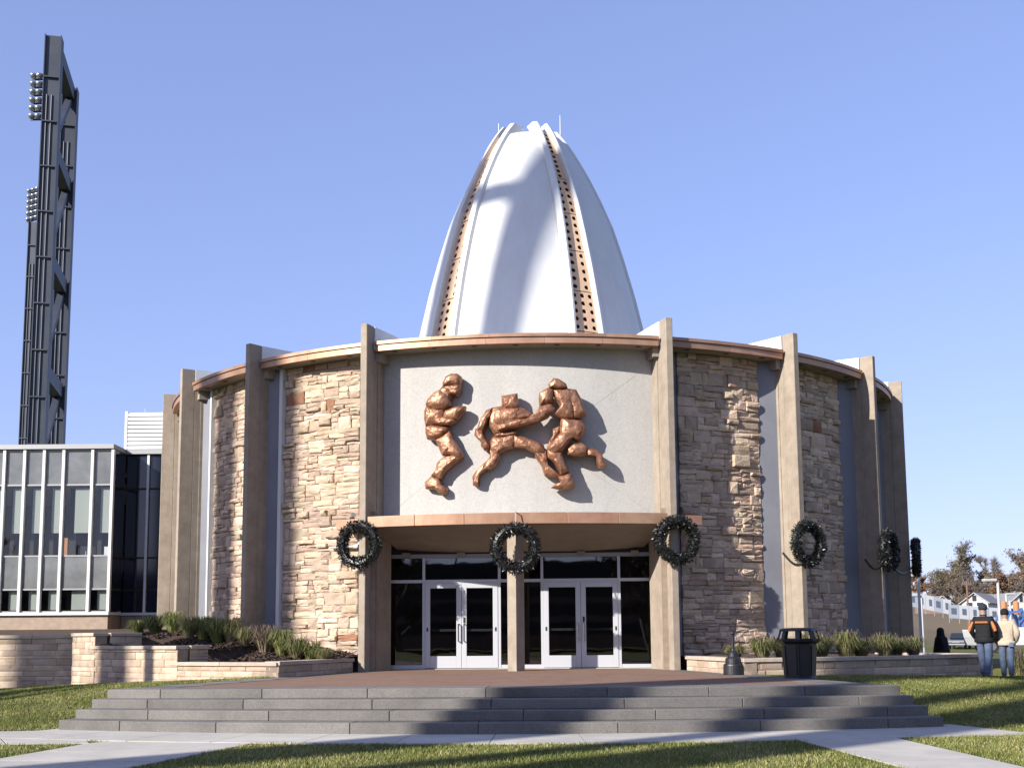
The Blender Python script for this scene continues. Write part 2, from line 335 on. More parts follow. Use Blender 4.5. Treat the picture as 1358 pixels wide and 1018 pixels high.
split_run(W(250, 971), W(118, 983.5), W(420, 978), W(345, 982), 1, G0+0.008)
split_run(W(1187, 977), W(1620, 1075), W(1055, 979), W(1490, 1090), 5, G0+0.016)
split_run(W(1262, 961), W(1298, 966.5), W(1100, 975), W(1187, 977), 1, G0+0.012)

# terrace: brick field with a grey border
def tz(r, th): return -0.045*(th/TS)**2*min(1, max(0, (r-12.5)/9.0))
def polar_sheet(name, m, r0, r1, t0, t1, dz, nr, ntt, parent=None):
    vs = []; fs = []
    for i in range(nr+1):
        for j in range(ntt+1):
            r = r0+(r1-r0)*i/nr; t = t0+(t1-t0)*j/ntt; vs.append(pw(r, t, tz(r, t)+dz))
    for i in range(nr):
        for j in range(ntt): a = i*(ntt+1)+j; fs.append((a, a+ntt+1, a+ntt+2, a+1))
    o = link(name, fast_mesh(name, np.array(vs), np.array(fs), m), parent); return o
bk = bpy.data.materials.new('terrace_brick'); bk.use_nodes = True; t = bk.node_tree; b = t.nodes['Principled BSDF']; b.inputs['Roughness'].default_value = 0.9
tc = t.nodes.new('ShaderNodeTexCoord'); br = t.nodes.new('ShaderNodeTexBrick'); br.inputs['Scale'].default_value = 1.0; br.inputs['Brick Width'].default_value = 0.21; br.inputs['Row Height'].default_value = 0.105; br.inputs['Mortar Size'].default_value = 0.005
br.inputs['Color1'].default_value = (0.145, 0.066, 0.036, 1); br.inputs['Color2'].default_value = (0.20, 0.105, 0.06, 1); br.inputs['Mortar'].default_value = (0.14, 0.115, 0.09, 1)
nz = t.nodes.new('ShaderNodeTexNoise'); nz.inputs['Scale'].default_value = 0.9; nz.inputs['Detail'].default_value = 6; mx = t.nodes.new('ShaderNodeMix'); mx.data_type = 'RGBA'; mx.inputs[7].default_value = (0.18, 0.13, 0.09, 1)
mr = t.nodes.new('ShaderNodeMapRange'); mr.inputs[1].default_value = 0.4; mr.inputs[2].default_value = 0.75; mr.inputs[4].default_value = 0.55
t.links.new(tc.outputs['Object'], br.inputs[0]); t.links.new(tc.outputs['Object'], nz.inputs[0]); t.links.new(nz.outputs[0], mr.inputs[0]); t.links.new(mr.outputs[0], mx.inputs[0]); t.links.new(br.outputs[0], mx.inputs[6]); t.links.new(mx.outputs[2], b.inputs[0])
MT['brick'] = bk
ter = bpy.data.objects.new('terrace', None); COL.objects.link(ter); tag(ter, kind='structure')
polar_sheet('paving_border', 'granite', 9.0, 21.3, -TS, TS, -0.006, 24, 20, ter)
polar_sheet('brick_paving', 'brick', 9.6, 20.75, -16.2, 16.2, 0.0, 24, 18, ter)
# grey slabs of the border, seen at the sides
for sgn in (-1, 1):
    for i in range(4):
        r0 = 16.2+1.25*i; m = MB(); a, c = sorted((sgn*16.25, sgn*(TS-0.02)))
        m.arc(r0, r0+1.24, a, c, -0.12, lambda q, r0=r0: tz(r0, q)+0.003, 4, P=pw); m.build('border_slab', 'granite', ter)

steps = bpy.data.objects.new('steps', None); COL.objects.link(steps); tag(steps, kind='structure')
random.seed(3)
for i in range(4):
    ro = 21.55+0.383*i; ri = ro-0.75; k = [1, 0.75, 0.5, 0.25][i]
    cuts = [-TS]; off = random.uniform(2.5, 4.5)
    while cuts[-1]+off < TS-1.5: cuts.append(cuts[-1]+off); off = random.uniform(4.4, 5.8)
    cuts.append(TS)
    for a, c in zip(cuts[:-1], cuts[1:]):
        m = MB(); zt = lambda q, i=i, k=k: 0.008-0.16*i-0.045*k*(q/TS)**2
        n = 6
        m.arc(ri, ro, a+0.012, c-0.012, lambda q: zt(q)-(0.16 if i < 3 else 0.22)+0.002, zt, n, P=pw)
        m.build('step_block', 'granite', steps, bevel=0.012)
    m = MB(); m.arc(20.0, ro-0.02, -TS+0.05, TS-0.05, -1.0, -0.165*i-0.10, 16, P=pw); m.build('step_core', 'mortar', steps)

# lawn grass blades (uncountable): where the frame shows lawn
rng = np.random.default_rng(5)
def in_poly(X, Y, poly):
    ins = np.zeros(len(X), bool); n = len(poly)
    for i in range(n):
        x0, y0 = poly[i]; x1, y1 = poly[(i+1) % n]
        c = ((y0 > Y) != (y1 > Y)); ins ^= c & (X < (x1-x0)*(Y-y0)/(y1-y0+1e-12)+x0)
    return ins
NB = 760000
X = rng.uniform(-17, 15, NB); Y = rng.uniform(-29.5, -9.5, NB)
Rr = np.hypot(X, Y); Th = np.degrees(np.arctan2(X, -Y)-EPS)
keep = ((Rr > 16.3) & (np.abs(Th) > TS+0.1) | (Rr > 24.2)) & (Rr > 16.3)
keep &= ~((Rr < 24.2+0.0) & (Rr > 22.6) & (np.abs(Th) < 19.4))
jx, jy = rng.normal(0, 0.022, NB), rng.normal(0, 0.022, NB)
for p_ in path_polys: keep &= ~in_poly(X+jx, Y+jy, p_)
keep &= ~((Rr < 16.9) & (Th > TS)) | (Th > 24)
keep &= (X > (Y+40.6)*-0.52-0.6) & (X < (Y+40.6)*0.5+0.6)
X, Y, Rr, Th = X[keep], Y[keep], Rr[keep], Th[keep]
zw = np.where(Th < 0, -0.32, -0.21)*np.clip((np.abs(Th)-18)/26, 0, 1.25)
tt = np.clip((Rr-16.3)/6.3, 0, 1); tt = tt*tt*(3-2*tt); Z = zw+(G0-zw)*tt
n = len(X); ang = rng.uniform(0, 2*np.pi, n); hgt = rng.uniform(0.018, 0.052, n)*(0.8+0.4*np.sin(X*2.1+np.sin(Y*1.7)*2)**2); wd = rng.uniform(0.004, 0.009, n)
lean = rng.uniform(0.2, 1.1, n)*hgt; la = rng.uniform(0, 2*np.pi, n)
V = np.empty((n, 3, 3)); V[:, 0] = np.stack([X-np.cos(ang)*wd, Y-np.sin(ang)*wd, Z-0.012], 1); V[:, 1] = np.stack([X+np.cos(ang)*wd, Y+np.sin(ang)*wd, Z-0.012], 1)
V[:, 2] = np.stack([X+np.cos(la)*lean, Y+np.sin(la)*lean, Z+hgt], 1)
bl = bpy.data.materials.new('grass_blade'); bl.use_nodes = True; t = bl.node_tree; b = t.nodes['Principled BSDF']; b.inputs['Roughness'].default_value = 0.85; b.inputs['Specular IOR Level'].default_value = 0.2
gi = t.nodes.new('ShaderNodeNewGeometry'); cr = t.nodes.new('ShaderNodeValToRGB'); cr.color_ramp.elements[0].color = (0.07, 0.095, 0.017, 1); cr.color_ramp.elements[1].color = (0.34, 0.30, 0.14, 1); cr.color_ramp.elements[1].position = 1.0
e_ = cr.color_ramp.elements.new(0.62); e_.color = (0.165, 0.175, 0.043, 1)
nn = t.nodes.new('ShaderNodeTexNoise'); nn.inputs['Scale'].default_value = 0.7; nn.inputs['Detail'].default_value = 6; tc = t.nodes.new('ShaderNodeTexCoord'); t.links.new(tc.outputs['Object'], nn.inputs[0])
ma = t.nodes.new('ShaderNodeMath'); ma.operation = 'MULTIPLY_ADD'; ma.inputs[1].default_value = 1.5; ma.inputs[2].default_value = -0.75; t.links.new(nn.outputs[0], ma.inputs[0])
mb_ = t.nodes.new('ShaderNodeMath'); mb_.operation = 'ADD'; t.links.new(ma.outputs[0], mb_.inputs[0]); t.links.new(gi.outputs['Random Per Island'], mb_.inputs[1]); t.links.new(mb_.outputs[0], cr.inputs[0]); t.links.new(cr.outputs[0], b.inputs[0])
MT['blade'] = bl
o = link('lawn_grass', fast_mesh('lawn_grass', V.reshape(-1, 3), np.arange(3*n).reshape(n, 3), 'blade')); tag(o, 'short mown green and straw coloured grass of the lawns', 'grass', kind='stuff')

# street and car park far behind, to the right of the building
pk = MB(); pk.prism([tuple(onz(1150, 861, -1.0)[:2]), tuple(onz(1700, 862, -1.0)[:2]), (95, 105), (30, 95)], -1.25, -1.02); o = pk.build('road', 'asphalt'); tag(o, kind='structure')
# ================================================================== the rotunda
RF = 12.6; HT = 8.83; FT = 0.184; RWALL = 11.70
B = thing('museum_rotunda', 'round stone museum hall with concrete fins, copper cornice and white football shaped dome', 'building', rz=EPS)
FINS = [k for k in range(-5, 6) if k != 0]
def fin_pts(k, r, half, z):
    a = rad(18*k); return (r*math.sin(a)+half*math.cos(a), -r*math.cos(a)+half*math.sin(a), z)
m = MB()
for i, (r0, r1, hw, z0, z1) in enumerate([(11.3, RF, FT/2, -1.0, HT)]):
    m.hexa([(-hw, -r1, z0), (hw, -r1, z0), (hw, -r0, z0), (-hw, -r0, z0), (-hw, -r1, z1), (hw, -r1, z1), (hw, -r0-0.9, z1), (-hw, -r0-0.9, z1)])
m.v[6] = (FT/2, -12.21, HT); m.v[7] = (-FT/2, -12.21, HT); m.v[2] = (FT/2, -12.21, -1.0); m.v[3] = (-FT/2, -12.21, -1.0)
m.box(-FT/2, FT/2, -12.209, -11.3, -1.0, 8.20)
fin_me = m.mesh('fin', 'concrete')
m = MB(); m.box(-0.112, 0.112, -12.02, -11.2, -1.0, 8.19); pil_me = m.mesh('pilaster', 'concrete')
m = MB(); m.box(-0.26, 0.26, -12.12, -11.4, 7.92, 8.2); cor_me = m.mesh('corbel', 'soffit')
m = MB(); m.hexa([(-.12, -12.2, 8.21), (.12, -12.2, 8.21), (.12, -4.0, 8.21), (-.12, -4.0, 8.21), (-.12, -12.2, 8.82), (.12, -12.2, 8.82), (.12, -4.0, 9.1), (-.12, -4.0, 9.1)]); but_me = m.mesh('roof_beam', 'white')
for k in FINS:
    for nm, me in (('fin', fin_me), ('pilaster', pil_me), ('corbel', cor_me), ('roof_beam', but_me)):
        o = link(nm, me, B, rot=(0, 0, rad(18*k)))
        if nm in ('fin',): bv = o.modifiers.new('bevel', 'BEVEL'); bv.width = 0.012; bv.segments = 1
# core drum and roof
m = MB(); m.lathe([(11.0, -1), (11.0, 8.2)], 80)
# the drum leaves the entrance open: built as an arc
m = MB(); m.arc(10.7, 11.2, 20.2, 340-0.2, -1.0, 8.22, 100); m.build('drum_wall', 'mortar', B)
m = MB(); m.arc(10.7, 11.2, -20.2, 20.2, 3.3, 8.22, 24); m.build('drum_wall', 'mortar', B)
m = MB(); m.lathe([(11.9, 8.22), (11.9, 8.30), (0.1, 8.36)], 80); m.build('roof', 'white', B)
# cornices, one per bay
bays = [(-18, 18)]+[(18*k, 18*k+18) for k in range(1, 5)]+[(-18*k-18, -18*k) for k in range(1, 5)]
for a, c in bays:
    n = 20 if c-a > 20 else 12
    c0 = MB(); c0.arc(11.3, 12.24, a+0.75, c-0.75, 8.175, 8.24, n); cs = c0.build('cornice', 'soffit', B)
    ns = 5 if c-a > 20 else 2
    for i in range(ns):                                   # fascia sheets, seam by seam
        t0 = a+0.75+(c-a-1.5)*i/ns; t1 = a+0.75+(c-a-1.5)*(i+1)/ns-0.03
        f0 = MB(); f0.arc(12.1, 12.28, t0, t1, 8.16, 8.315, 6); f0.build('fascia_sheet', 'copper', cs)
        f1 = MB(); f1.arc(12.05, 12.32, t0+0.4 if i else t0, t1+(0.4 if i < ns-1 else 0), 8.325, 8.41, 6); f1.build('fascia_trim', 'copper', cs)
    f2 = MB(); f2.arc(12.0, 12.26, a+0.80, c-0.80, 8.31, 8.33, n); f2.build('fascia_joint', 'copperseam', cs)
    for i in range(7 if c-a > 20 else 3):                 # recessed lamps in the soffit
        t0 = a+(c-a)*(i+0.6)/(7.2 if c-a > 20 else 3.2); x, y, _ = pl(12.08, t0, 0)
        d = MB(); d.lathe([(0.075, 8.158), (0.085, 8.174)], 10, (x, y, 0)); d.build('soffit_lamp', 'hole', cs)
# stucco wall over the entrance
m = MB(); m.arc(11.3, 11.65, -17.7, 17.7, 3.55, 8.18, 48); stu = m.build('stucco_wall', 'stucco', B)
for a0, z0, a1, z1 in ((-16.6, 7.72, -7.6, 6.2), (15.9, 7.6, 6.5, 6.2), (-17.4, 3.85, -6, 5.6), (16.8, 3.95, 5.5, 5.5)):
    m = MB(); pts = [pl(11.6505, a0+(a1-a0)*i/8, z0+(z1-z0)*i/8) for i in range(9)]
    for p, q in zip(pts[:-1], pts[1:]): m.beam(p, q, 0.006, 0.004, up=(p[0], p[1], 0))
    m.build('scored_joint', 'soffit', stu)

# stone bays: each stone its own piece
rs_ = random.Random(11)
def tile_bay(wid, hgt):
    out = []; z = 0
    while z < hgt-0.05:
        ch = rs_.choice([0.12, 0.16, 0.21, 0.27, 0.33]); ch = min(ch, hgt-z)
        if hgt-z-ch < 0.12: ch = hgt-z
        x = 0
        while x < wid-0.02:
            bw = rs_.uniform(0.22, 0.72)
            if wid-x-bw < 0.22: bw = wid-x
            if ch > 0.2 and rs_.random() < 0.7:
                s = ch*rs_.uniform(0.3, 0.7)
                for zz, hh in ((z, s), (z+s, ch-s)):
                    if bw > 0.5 and rs_.random() < 0.6:
                        q = bw*rs_.uniform(0.3, 0.7); out += [(x, zz, q, hh), (x+q, zz, bw-q, hh)]
                    else: out.append((x, zz, bw, hh))
            elif bw > 0.45 and rs_.random() < 0.35:
                q = rs_.uniform(0.14, 0.22); out += [(x, z, q, ch), (x+q, z, bw-q, ch)]
            else: out.append((x, z, bw, ch))
            x += bw
        z += ch
    return out
def stone_geo(x, z, wd, hh, P, d, rgh=1.0, gap=0.007, R=rs_):
    """irregular dressed stone; P(u, v, depth) gives a point"""
    x0, x1, z0, z1 = x+gap, x+wd-gap, z+gap, z+hh-gap; cx, cz = (x0+x1)/2, (z0+z1)/2
    out = [(x0, z0), (cx, z0), (x1, z0), (x1, cz), (x1, z1), (cx, z1), (x0, z1), (x0, cz)]
    j = lambda s: R.uniform(-s, s)*rgh
    tx, tz_ = R.uniform(-0.10, 0.10)*rgh, R.uniform(-0.10, 0.12)*rgh
    jt = [(px+j(0.008), pz+j(0.009)) for px, pz in out]
    ring1 = []; ring2 = []; ins = min(0.03, 0.18*min(wd, hh))
    for px, pz in jt:
        dd = d+tx*(px-cx)+tz_*(pz-cz)
        ring1.append(P(px, pz, dd*0.72+j(0.008)))
        fx = px+(cx-px)*ins/(wd/2); fz = pz+(cz-pz)*ins/(hh/2)
        ring2.append(P(fx+j(0.008), fz+j(0.006), dd+j(0.014)))
    back = [P(px, pz, -0.05) for px, pz in jt]
    c = P(cx+j(0.03), cz+j(0.01), d+abs(j(0.025)))
    vs = back+ring1+ring2+[c]; fs = []
    for i in range(8):
        k = (i+1) % 8; fs += [(i, k, 8+k, 8+i), (8+i, 8+k, 16+k, 16+i), (16+i, 16+k, 24)]
    return vs, fs
SH = 6.2                                                   # half angle of the stone field in a bay
stones = []
for mid, zb in ((-27, 0.0), (27, 0.0), (45, -0.1), (-45, 0.4), (63, 0.0), (-63, 0.9)):
    wid = rad(2*SH)*RWALL
    big = mid < 0
    wallp = MB(); wallp.arc(11.15, RWALL-0.02, mid-SH+0.05, mid+SH-0.05, zb-0.8, 8.18, 10); wo = wallp.build('stone_wall', 'mortar', B)
    for (x, z, a, hgt) in tile_bay(wid, 8.18-zb+0.3):
        P = lambda u, v, d, mid=mid, zb=zb: pl(RWALL+d, mid-SH+math.degrees(u/RWALL), min(zb-0.3+v, 8.172))
        zc = (z+zb-0.3)/8.0
        d = rs_.uniform(0.012, 0.05) if rs_.random() < 0.84 else rs_.uniform(0.05, 0.11)
        if zc > 0.4: d *= 1.15
        vis = {27: 1.0, 45: 0.55, 63: 0.12}[abs(mid)]*a*hgt
        if mid == -27 and x > wid*0.86: vis *= 0.2
        if mid == 27 and x < wid*0.05: vis *= 0.5
        stones.append((vis, stone_geo(x, z, a, hgt, P, d, 1.1, 0.004), wo, rs_.random() < 0.008))
stones.sort(key=lambda s: -s[0])
for vis, (vs, fs), wo, red in stones[:300]:
    m = MB(); m.add(vs, fs); m.build('stone', 'redstone' if red else 'stone', wo)
m = MB()
for vis, (vs, fs), wo, red in stones[300:]: m.add(vs, fs)
o = m.build('small_stones', 'stone', B); tag(o, kind='stuff')
# smooth coves between stone and fin
for k in range(-5, 6):
    for sgn in (-1, 1):
        if k == 0 or (k == -1 and sgn == 1) or (k == 1 and sgn == -1): continue
        a0 = 18*k+sgn*(9-SH); a1 = 18*k+sgn*0.42; m = MB(); n = 10; vs = []; fs = []
        for i in range(n+1):
            q = i/n; th = a0+(a1-a0)*q; r = RWALL-0.02+0.27*q
            vs += [pl(r, th, -0.9), pl(r, th, 8.17), pl(11.1, th, -0.9), pl(11.1, th, 8.17)]
        for i in range(n): a = 4*i; fs += [(a, a+4, a+5, a+1), (a+2, a+3, a+7, a+6), (a+1, a+5, a+7, a+3), (a, a+2, a+6, a+4)]
        fs += [(0, 1, 3, 2), (4*n, 4*n+2, 4*n+3, 4*n+1)]
        m.add(vs, fs); m.build('slot_panel', 'slot', B, smooth=False)
        if not (k < 0 and sgn == 1): continue
        j0, j1 = sorted((a0-sgn*0.06, a0-sgn*0.62)); m = MB(); m.arc(11.2, 11.86, j0, j1, -0.9, 8.165, 2); m.build('slot_jamb', 'white', B)

# canopy over the doors with copper fascia, and copper stubs outside the first fins
cn = MB(); n = 24; vs = []; fs = []
for i in range(n+1):
    th = -17.1+34.2*i/n; vs += [pl(12.6, th, 3.585), pl(12.6, th, 3.80), pl(11.5, th, 3.84), pl(10.45, th*1.03, 3.04)]
for i in range(n):
    a = 4*i; fs += [(a+k, a+4+k, a+4+(k+1) % 4, a+(k+1) % 4) for k in range(4)]
fs += [(0, 1, 2, 3), (4*n+3, 4*n+2, 4*n+1, 4*n)]
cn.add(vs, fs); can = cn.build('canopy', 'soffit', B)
for i in range(6):
    t0 = -17.15+34.3*i/6; m = MB(); m.arc(12.45, 12.68, t0, t0+34.3/6-0.03, 3.56, 3.835, 6); m.build('fascia_sheet', 'copper', can, bevel=0.01)
for sgn in (-1, 1):
    a, c = sorted((sgn*18.5, sgn*21.9)); m = MB(); m.arc(11.5, 12.45, a, c, 3.57, 3.82, 6); m.build('copper_stub', 'copper', B, bevel=0.01)
# centre post: wedge with a ridge to the front
m = MB(); m.prism([(-0.24, -12.25), (-0.02, -12.40), (0.17, -12.15), (0.12, -11.85), (-0.16, -11.85)], -0.02, 3.62); m.build('centre_post', 'concrete', B)
# vestibule side walls and floor, ceiling
for sgn in (-1, 1):
    m = MB(); x0, x1 = sorted((sgn*3.60, sgn*3.95)); m.box(x0, x1, -11.75, -5.0, -0.4, 4.0); m.build('side_wall', 'mortar', B)
YD = -10.3
m = MB(); m.box(-3.6, 3.6, YD+0.2, -4.9, -0.3, -0.02); m.build('lobby_floor', 'lobby', B)
m = MB(); m.box(-3.6, 3.6, YD+0.2, -4.9, 3.05, 3.3); m.build('lobby_ceiling', 'lobby', B)
m = MB(); m.box(-3.9, 3.9, -5.0, -4.8, -0.3, 3.4); m.build('lobby_wall', 'lobby', B)
m = MB(); m.box(-1.2, 1.0, -6.6, -6.0, -0.02, 1.1); m.build('lobby_counter', 'wood', B)
m = MB(); m.box(-3.6, 3.6, YD-0.12, YD+0.22, -0.1, 0.018); m.build('threshold', 'path', B)
# storefront
SF = MB(); z0, zt, zh = 0.02, 2.29, 2.90
st = bpy.data.objects.new('storefront', None); COL.objects.link(st); st.parent = B
xs = [-3.55, -2.54, -0.55, 0.57, 2.58, 3.57]
for x in xs: m = MB(); m.box(x-0.035, x+0.035, YD-0.06, YD+0.06, z0, zh); m.build('mullion', 'alu', st)
m = MB(); m.box(-3.59, 3.61, YD-0.065, YD+0.065, zh, zh+0.1); m.build('head_rail', 'alugrey', st)
m = MB(); m.box(-3.59, 3.61, YD-0.03, YD+0.03, zh+0.1, 3.14); m.build('head_panel', 'dark', st)
for x in (-3.0, -1.55, 1.6, 3.0): m = MB(); m.box(x-0.1, x+0.1, YD-0.16, YD-0.06, zh+0.03, zh+0.14); m.build('canopy_bracket', 'soffit', st)
for a, c in zip(xs[:-1], xs[1:]):
    m = MB(); m.box(a+0.035, c-0.035, YD-0.05, YD+0.05, zt-0.04, zt+0.04); m.build('transom_bar', 'alu', st)
    m = MB(); m.box(a+0.036, c-0.036, YD-0.008, YD+0.008, zt+0.041, zh-0.001); m.build('transom_pane', 'shadow_glass', st)
    if c-a < 1.6:
        m = MB(); m.box(a+0.035, c-0.035, YD-0.05, YD+0.05, z0, z0+0.09); m.build('bottom_rail', 'alu', st)
        m = MB(); m.box(a+0.036, c-0.036, YD-0.008, YD+0.008, z0+0.091, zt-0.041); m.build('side_pane', 'shadow_glass', st)
def door(x0, x1, hinge_left):
    D = bpy.data.objects.new('door', None); COL.objects.link(D); D.parent = B
    y0, y1 = YD-0.075, YD+0.02; zb, ztop = 0.03, 2.235
    m = MB(); s = 0.13
    m.box(x0, x0+s, y0, y1, zb, ztop); m.box(x1-s, x1, y0, y1, zb, ztop); m.box(x0+s, x1-s, y0, y1, zb, zb+0.31); m.box(x0+s, x1-s, y0, y1, ztop-0.13, ztop)
    m.build('door_frame', 'alu', D, bevel=0.006)
    m = MB(); m.box(x0+s+.001, x1-s-.001, YD-0.035, YD-0.022, zb+0.311, ztop-0.131); m.build('door_pane', 'shadow_glass', D)
    m = MB(); m.box(x0+s, x1-s, YD-0.012, YD+0.05, 0.98, 1.04); m.build('push_bar', 'alugrey', D)
    xh = x1-0.07 if hinge_left else x0+0.07
    m = MB(); m.tube([(xh, y0, 1.17), (xh, y0-0.08, 1.17), (xh, y0-0.08, 0.72), (xh, y0, 0.72)], 0.02, 8); m.build('door_handle', 'steel', D)
    xl = x0+0.06 if hinge_left else x1-0.06
    m = MB(); m.box(xl-0.02, xl+0.02, y0-0.012, y0, 0.98, 1.08); m.build('hinge_plate', 'dark', D)
    if not hinge_left: m = MB(); m.box(xh-0.025, xh+0.025, y0-0.014, y0, 1.2, 1.34); m.build('lock_plate', 'dark', D)
for a, c in ((-2.5, -0.59), (0.61, 2.54)):
    mid = (a+c)/2; door(a, mid-0.004, True); door(mid+0.004, c, False)
    m = MB(); m.box(a-0.005, c+0.005, YD-0.055, YD+0.055, 2.236, 2.249); m.build('door_head', 'alu', st)

# ---------------- dome
PROF = [(8.3, 4.6), (9.2, 4.53), (10.2, 4.4), (11.58, 4.13), (13.0, 3.81), (14.4, 3.43), (15.6, 3.06), (16.7, 2.59), (17.6, 2.15), (18.3, 1.75), (18.8, 1.42), (19.15, 1.14), (19.5, 0.85)]
pz_, pr_ = np.array([p[0] for p in PROF]), np.array([p[1] for p in PROF])
def prof(z): return float(np.interp(z, pz_, pr_))
def strip_half(z): return 0.52-0.36*max(0, (z-9)/10.0)     # half width in metres
DROT = -7.4
ZS = list(np.linspace(8.3, 19.0, 40))
DM = bpy.data.objects.new('dome', None); COL.objects.link(DM); DM.parent = B
RIBW = 0.24
for i in range(5):
    c = DROT+36+72*i                                       # strip centre
    # white panel from this strip to the next
    vs = []; fs = []; n = 22; zs = [z for z in ZS if z <= 18.8]
    for z in zs:
        r = prof(z)-0.17; e = math.degrees((strip_half(z)+RIBW*0.6)/max(r, 0.5)); a0, a1 = c+e, c+72-e
        for k in range(n+1): vs.append(pl(r, a0+(a1-a0)*k/n, z))
    for a in range(len(zs)-1):
        for k in range(n): q = a*(n+1)+k; fs.append((q, q+1, q+n+2, q+n+1))
    m = MB(); m.add(vs, fs); o = m.build('dome_panel', 'white', DM, smooth=True)
    sd = o.modifiers.new('solid', 'SOLIDIFY'); sd.thickness = 0.12; sd.offset = -1
    for s in (-1, 1):                                      # two raised ribs
        vs = []; fs = []; zs = list(np.linspace(8.3, 19.2, 44))
        for z in zs:
            r = prof(z); w0 = strip_half(z); wr = RIBW*(1-0.25*(z-8.3)/11)
            cx, cy_ = math.sin(rad(c)), -math.cos(rad(c)); txx, tyy = math.cos(rad(c)), math.sin(rad(c))
            for dr, off in ((-0.45, w0), (0.0, w0), (0.03, w0+wr*0.35), (-0.02, w0+wr), (-0.45, w0+wr)):
                rr = max(0.15, r+dr); q = math.asin(min(0.9, s*off/max(rr, 0.35)) if s > 0 else max(-0.9, -off/max(rr, 0.35)))
                vs.append(pl(rr, c+math.degrees(q), z-0.0))
        for a in range(len(zs)-1):
            for k in range(5): q = a*5+k; q2 = a*5+(k+1) % 5; fs.append((q, q2, q2+5, q+5))
        fs += [(0, 1, 2, 3, 4), tuple(5*(len(zs)-1)+k for k in (4, 3, 2, 1, 0))]
        m = MB(); m.add(vs, fs); m.build('dome_rib', 'white', DM)
    # perforated copper sections with round holes
    secz = [8.4, 9.3, 10.75, 12.2, 13.7, 15.15, 16.6, 17.7, 18.75]
    for si in range(8):
        za, zb = secz[si], secz[si+1]-0.035
        ncol = 3 if si < 3 else 2 if si < 6 else 1; nrow = 5
        m = MB()
        def sp(u, v):                                      # u -1..1 across, v 0..1 up
            z = za+(zb-za)*v; r = prof(z)-0.17; h = strip_half(z)+0.03
            return pl(r, c+math.degrees(u*h/max(r, 0.4)), z)
        N = 16
        for a in range(ncol):
            for q in range(nrow):
                u0, u1 = -1+2*a/ncol, -1+2*(a+1)/ncol; v0, v1 = q/nrow, (q+1)/nrow; uc, vc = (u0+u1)/2, (v0+v1)/2
                zc = za+(zb-za)*vc; hr = 0.083 if si < 6 else 0.075; ru = hr/(strip_half(zc)+0.03); rv = hr*0.95/(zb-za)
                outer = []; inner = []
                for k in range(N):
                    an = 2*math.pi*k/N; cc, ss = math.cos(an), math.sin(an); mxx = max(abs(cc), abs(ss))
                    outer.append(sp(uc+(u1-u0)/2*cc/mxx, vc+(v1-v0)/2*ss/mxx)); inner.append(sp(uc+ru*cc, vc+rv*ss))
                m.add(outer+inner, [(k, (k+1) % N, N+(k+1) % N, N+k) for k in range(N)])
        o = m.build('perforated_panel', 'panelcopper', DM); sd = o.modifiers.new('solid', 'SOLIDIFY'); sd.thickness = 0.03; sd.offset = -1
        m = MB(); pts = [(u, vv) for vv in (0, 1) for u in (-1, 1)]
        za2, zb2 = za, zb
        vs = []; 
        for vv in (-0.01, 0.5, 1.03):
            for u in (-1, 0, 1):
                z = za+(zb-za)*vv; r = prof(z)-0.26; h = strip_half(z)+0.05; vs.append(pl(r, c+math.degrees(u*h/max(r, 0.4)), z))
        m.add(vs, [(0, 1, 4, 3), (1, 2, 5, 4), (3, 4, 7, 6), (4, 5, 8, 7)]); m.build('panel_backing', 'hole', DM)
m = MB(); m.lathe([(1.2, 18.4), (1.1, 18.68), (0.2, 18.75)], 30); m.build('dome_cap', 'white', DM)
for th, r, z0, z1 in ((-95, 1.1, 18.8, 19.7), (100, 1.2, 18.7, 20.0)):
    x, y, _ = pl(r, th, 0); m = MB(); m.tube([(x, y, z0), (x, y, z1)], [0.02, 0.012], 6); m.build('lightning_rod', 'lightpole', DM)
m = MB(); m.tube([pl(0.75, -30+6*i, 19.05) for i in range(11)], 0.018, 6); m.build('crown_rail', 'alugrey', DM)
# ================================================================== planters
rp_ = random.Random(21)
def ashlar_run(parent, P, length, z_lo, z_hi, cap=None):
    """courses of squared stones from z_lo up to z_hi along u 0..length; P(u, z, out)"""
    z = z_hi; 
    while z > z_lo+0.02:
        h = min(rp_.choice([0.07, 0.11, 0.14, 0.17]), z-z_lo); h = h if z-h-z_lo > 0.05 else z-z_lo
        x = -rp_.uniform(0, 0.3)
        while x < length:
            L = rp_.uniform(0.28, 0.85); a, c = max(0, x), min(length, x+L)
            if c-a > 0.06:
                vs, fs = stone_geo(a, z-h, c-a, h, P, rp_.uniform(0.018, 0.03), 0.22, 0.0035, rp_)
                m = MB(); m.add(vs, fs); m.build('stone', 'ashlar', parent)
            x += L
        z -= h
def planter_arc(PL, t0, t1, r, zb, zt, n=14):
    a, c = min(t0, t1), max(t0, t1)
    m = MB(); m.arc(r-0.32, r-0.015, a, c, zb-0.3, zt-0.09, n, P=pw); wl = m.build('planter_wall', 'mortar', PL)
    ashlar_run(wl, lambda u, z, d: pw(r-0.02+d, a+math.degrees(u/r), z), rad(c-a)*r, zb, zt-0.085)
    k = max(2, int(rad(c-a)*r/1.1))
    for i in range(k):
        q0 = a+(c-a)*i/k; q1 = a+(c-a)*(i+1)/k-0.02
        m = MB(); m.arc(r-0.36, r+0.045, q0, q1, zt-0.083, zt, 5, P=pw); m.build('cap_stone', 'cap', PL, bevel=0.008)
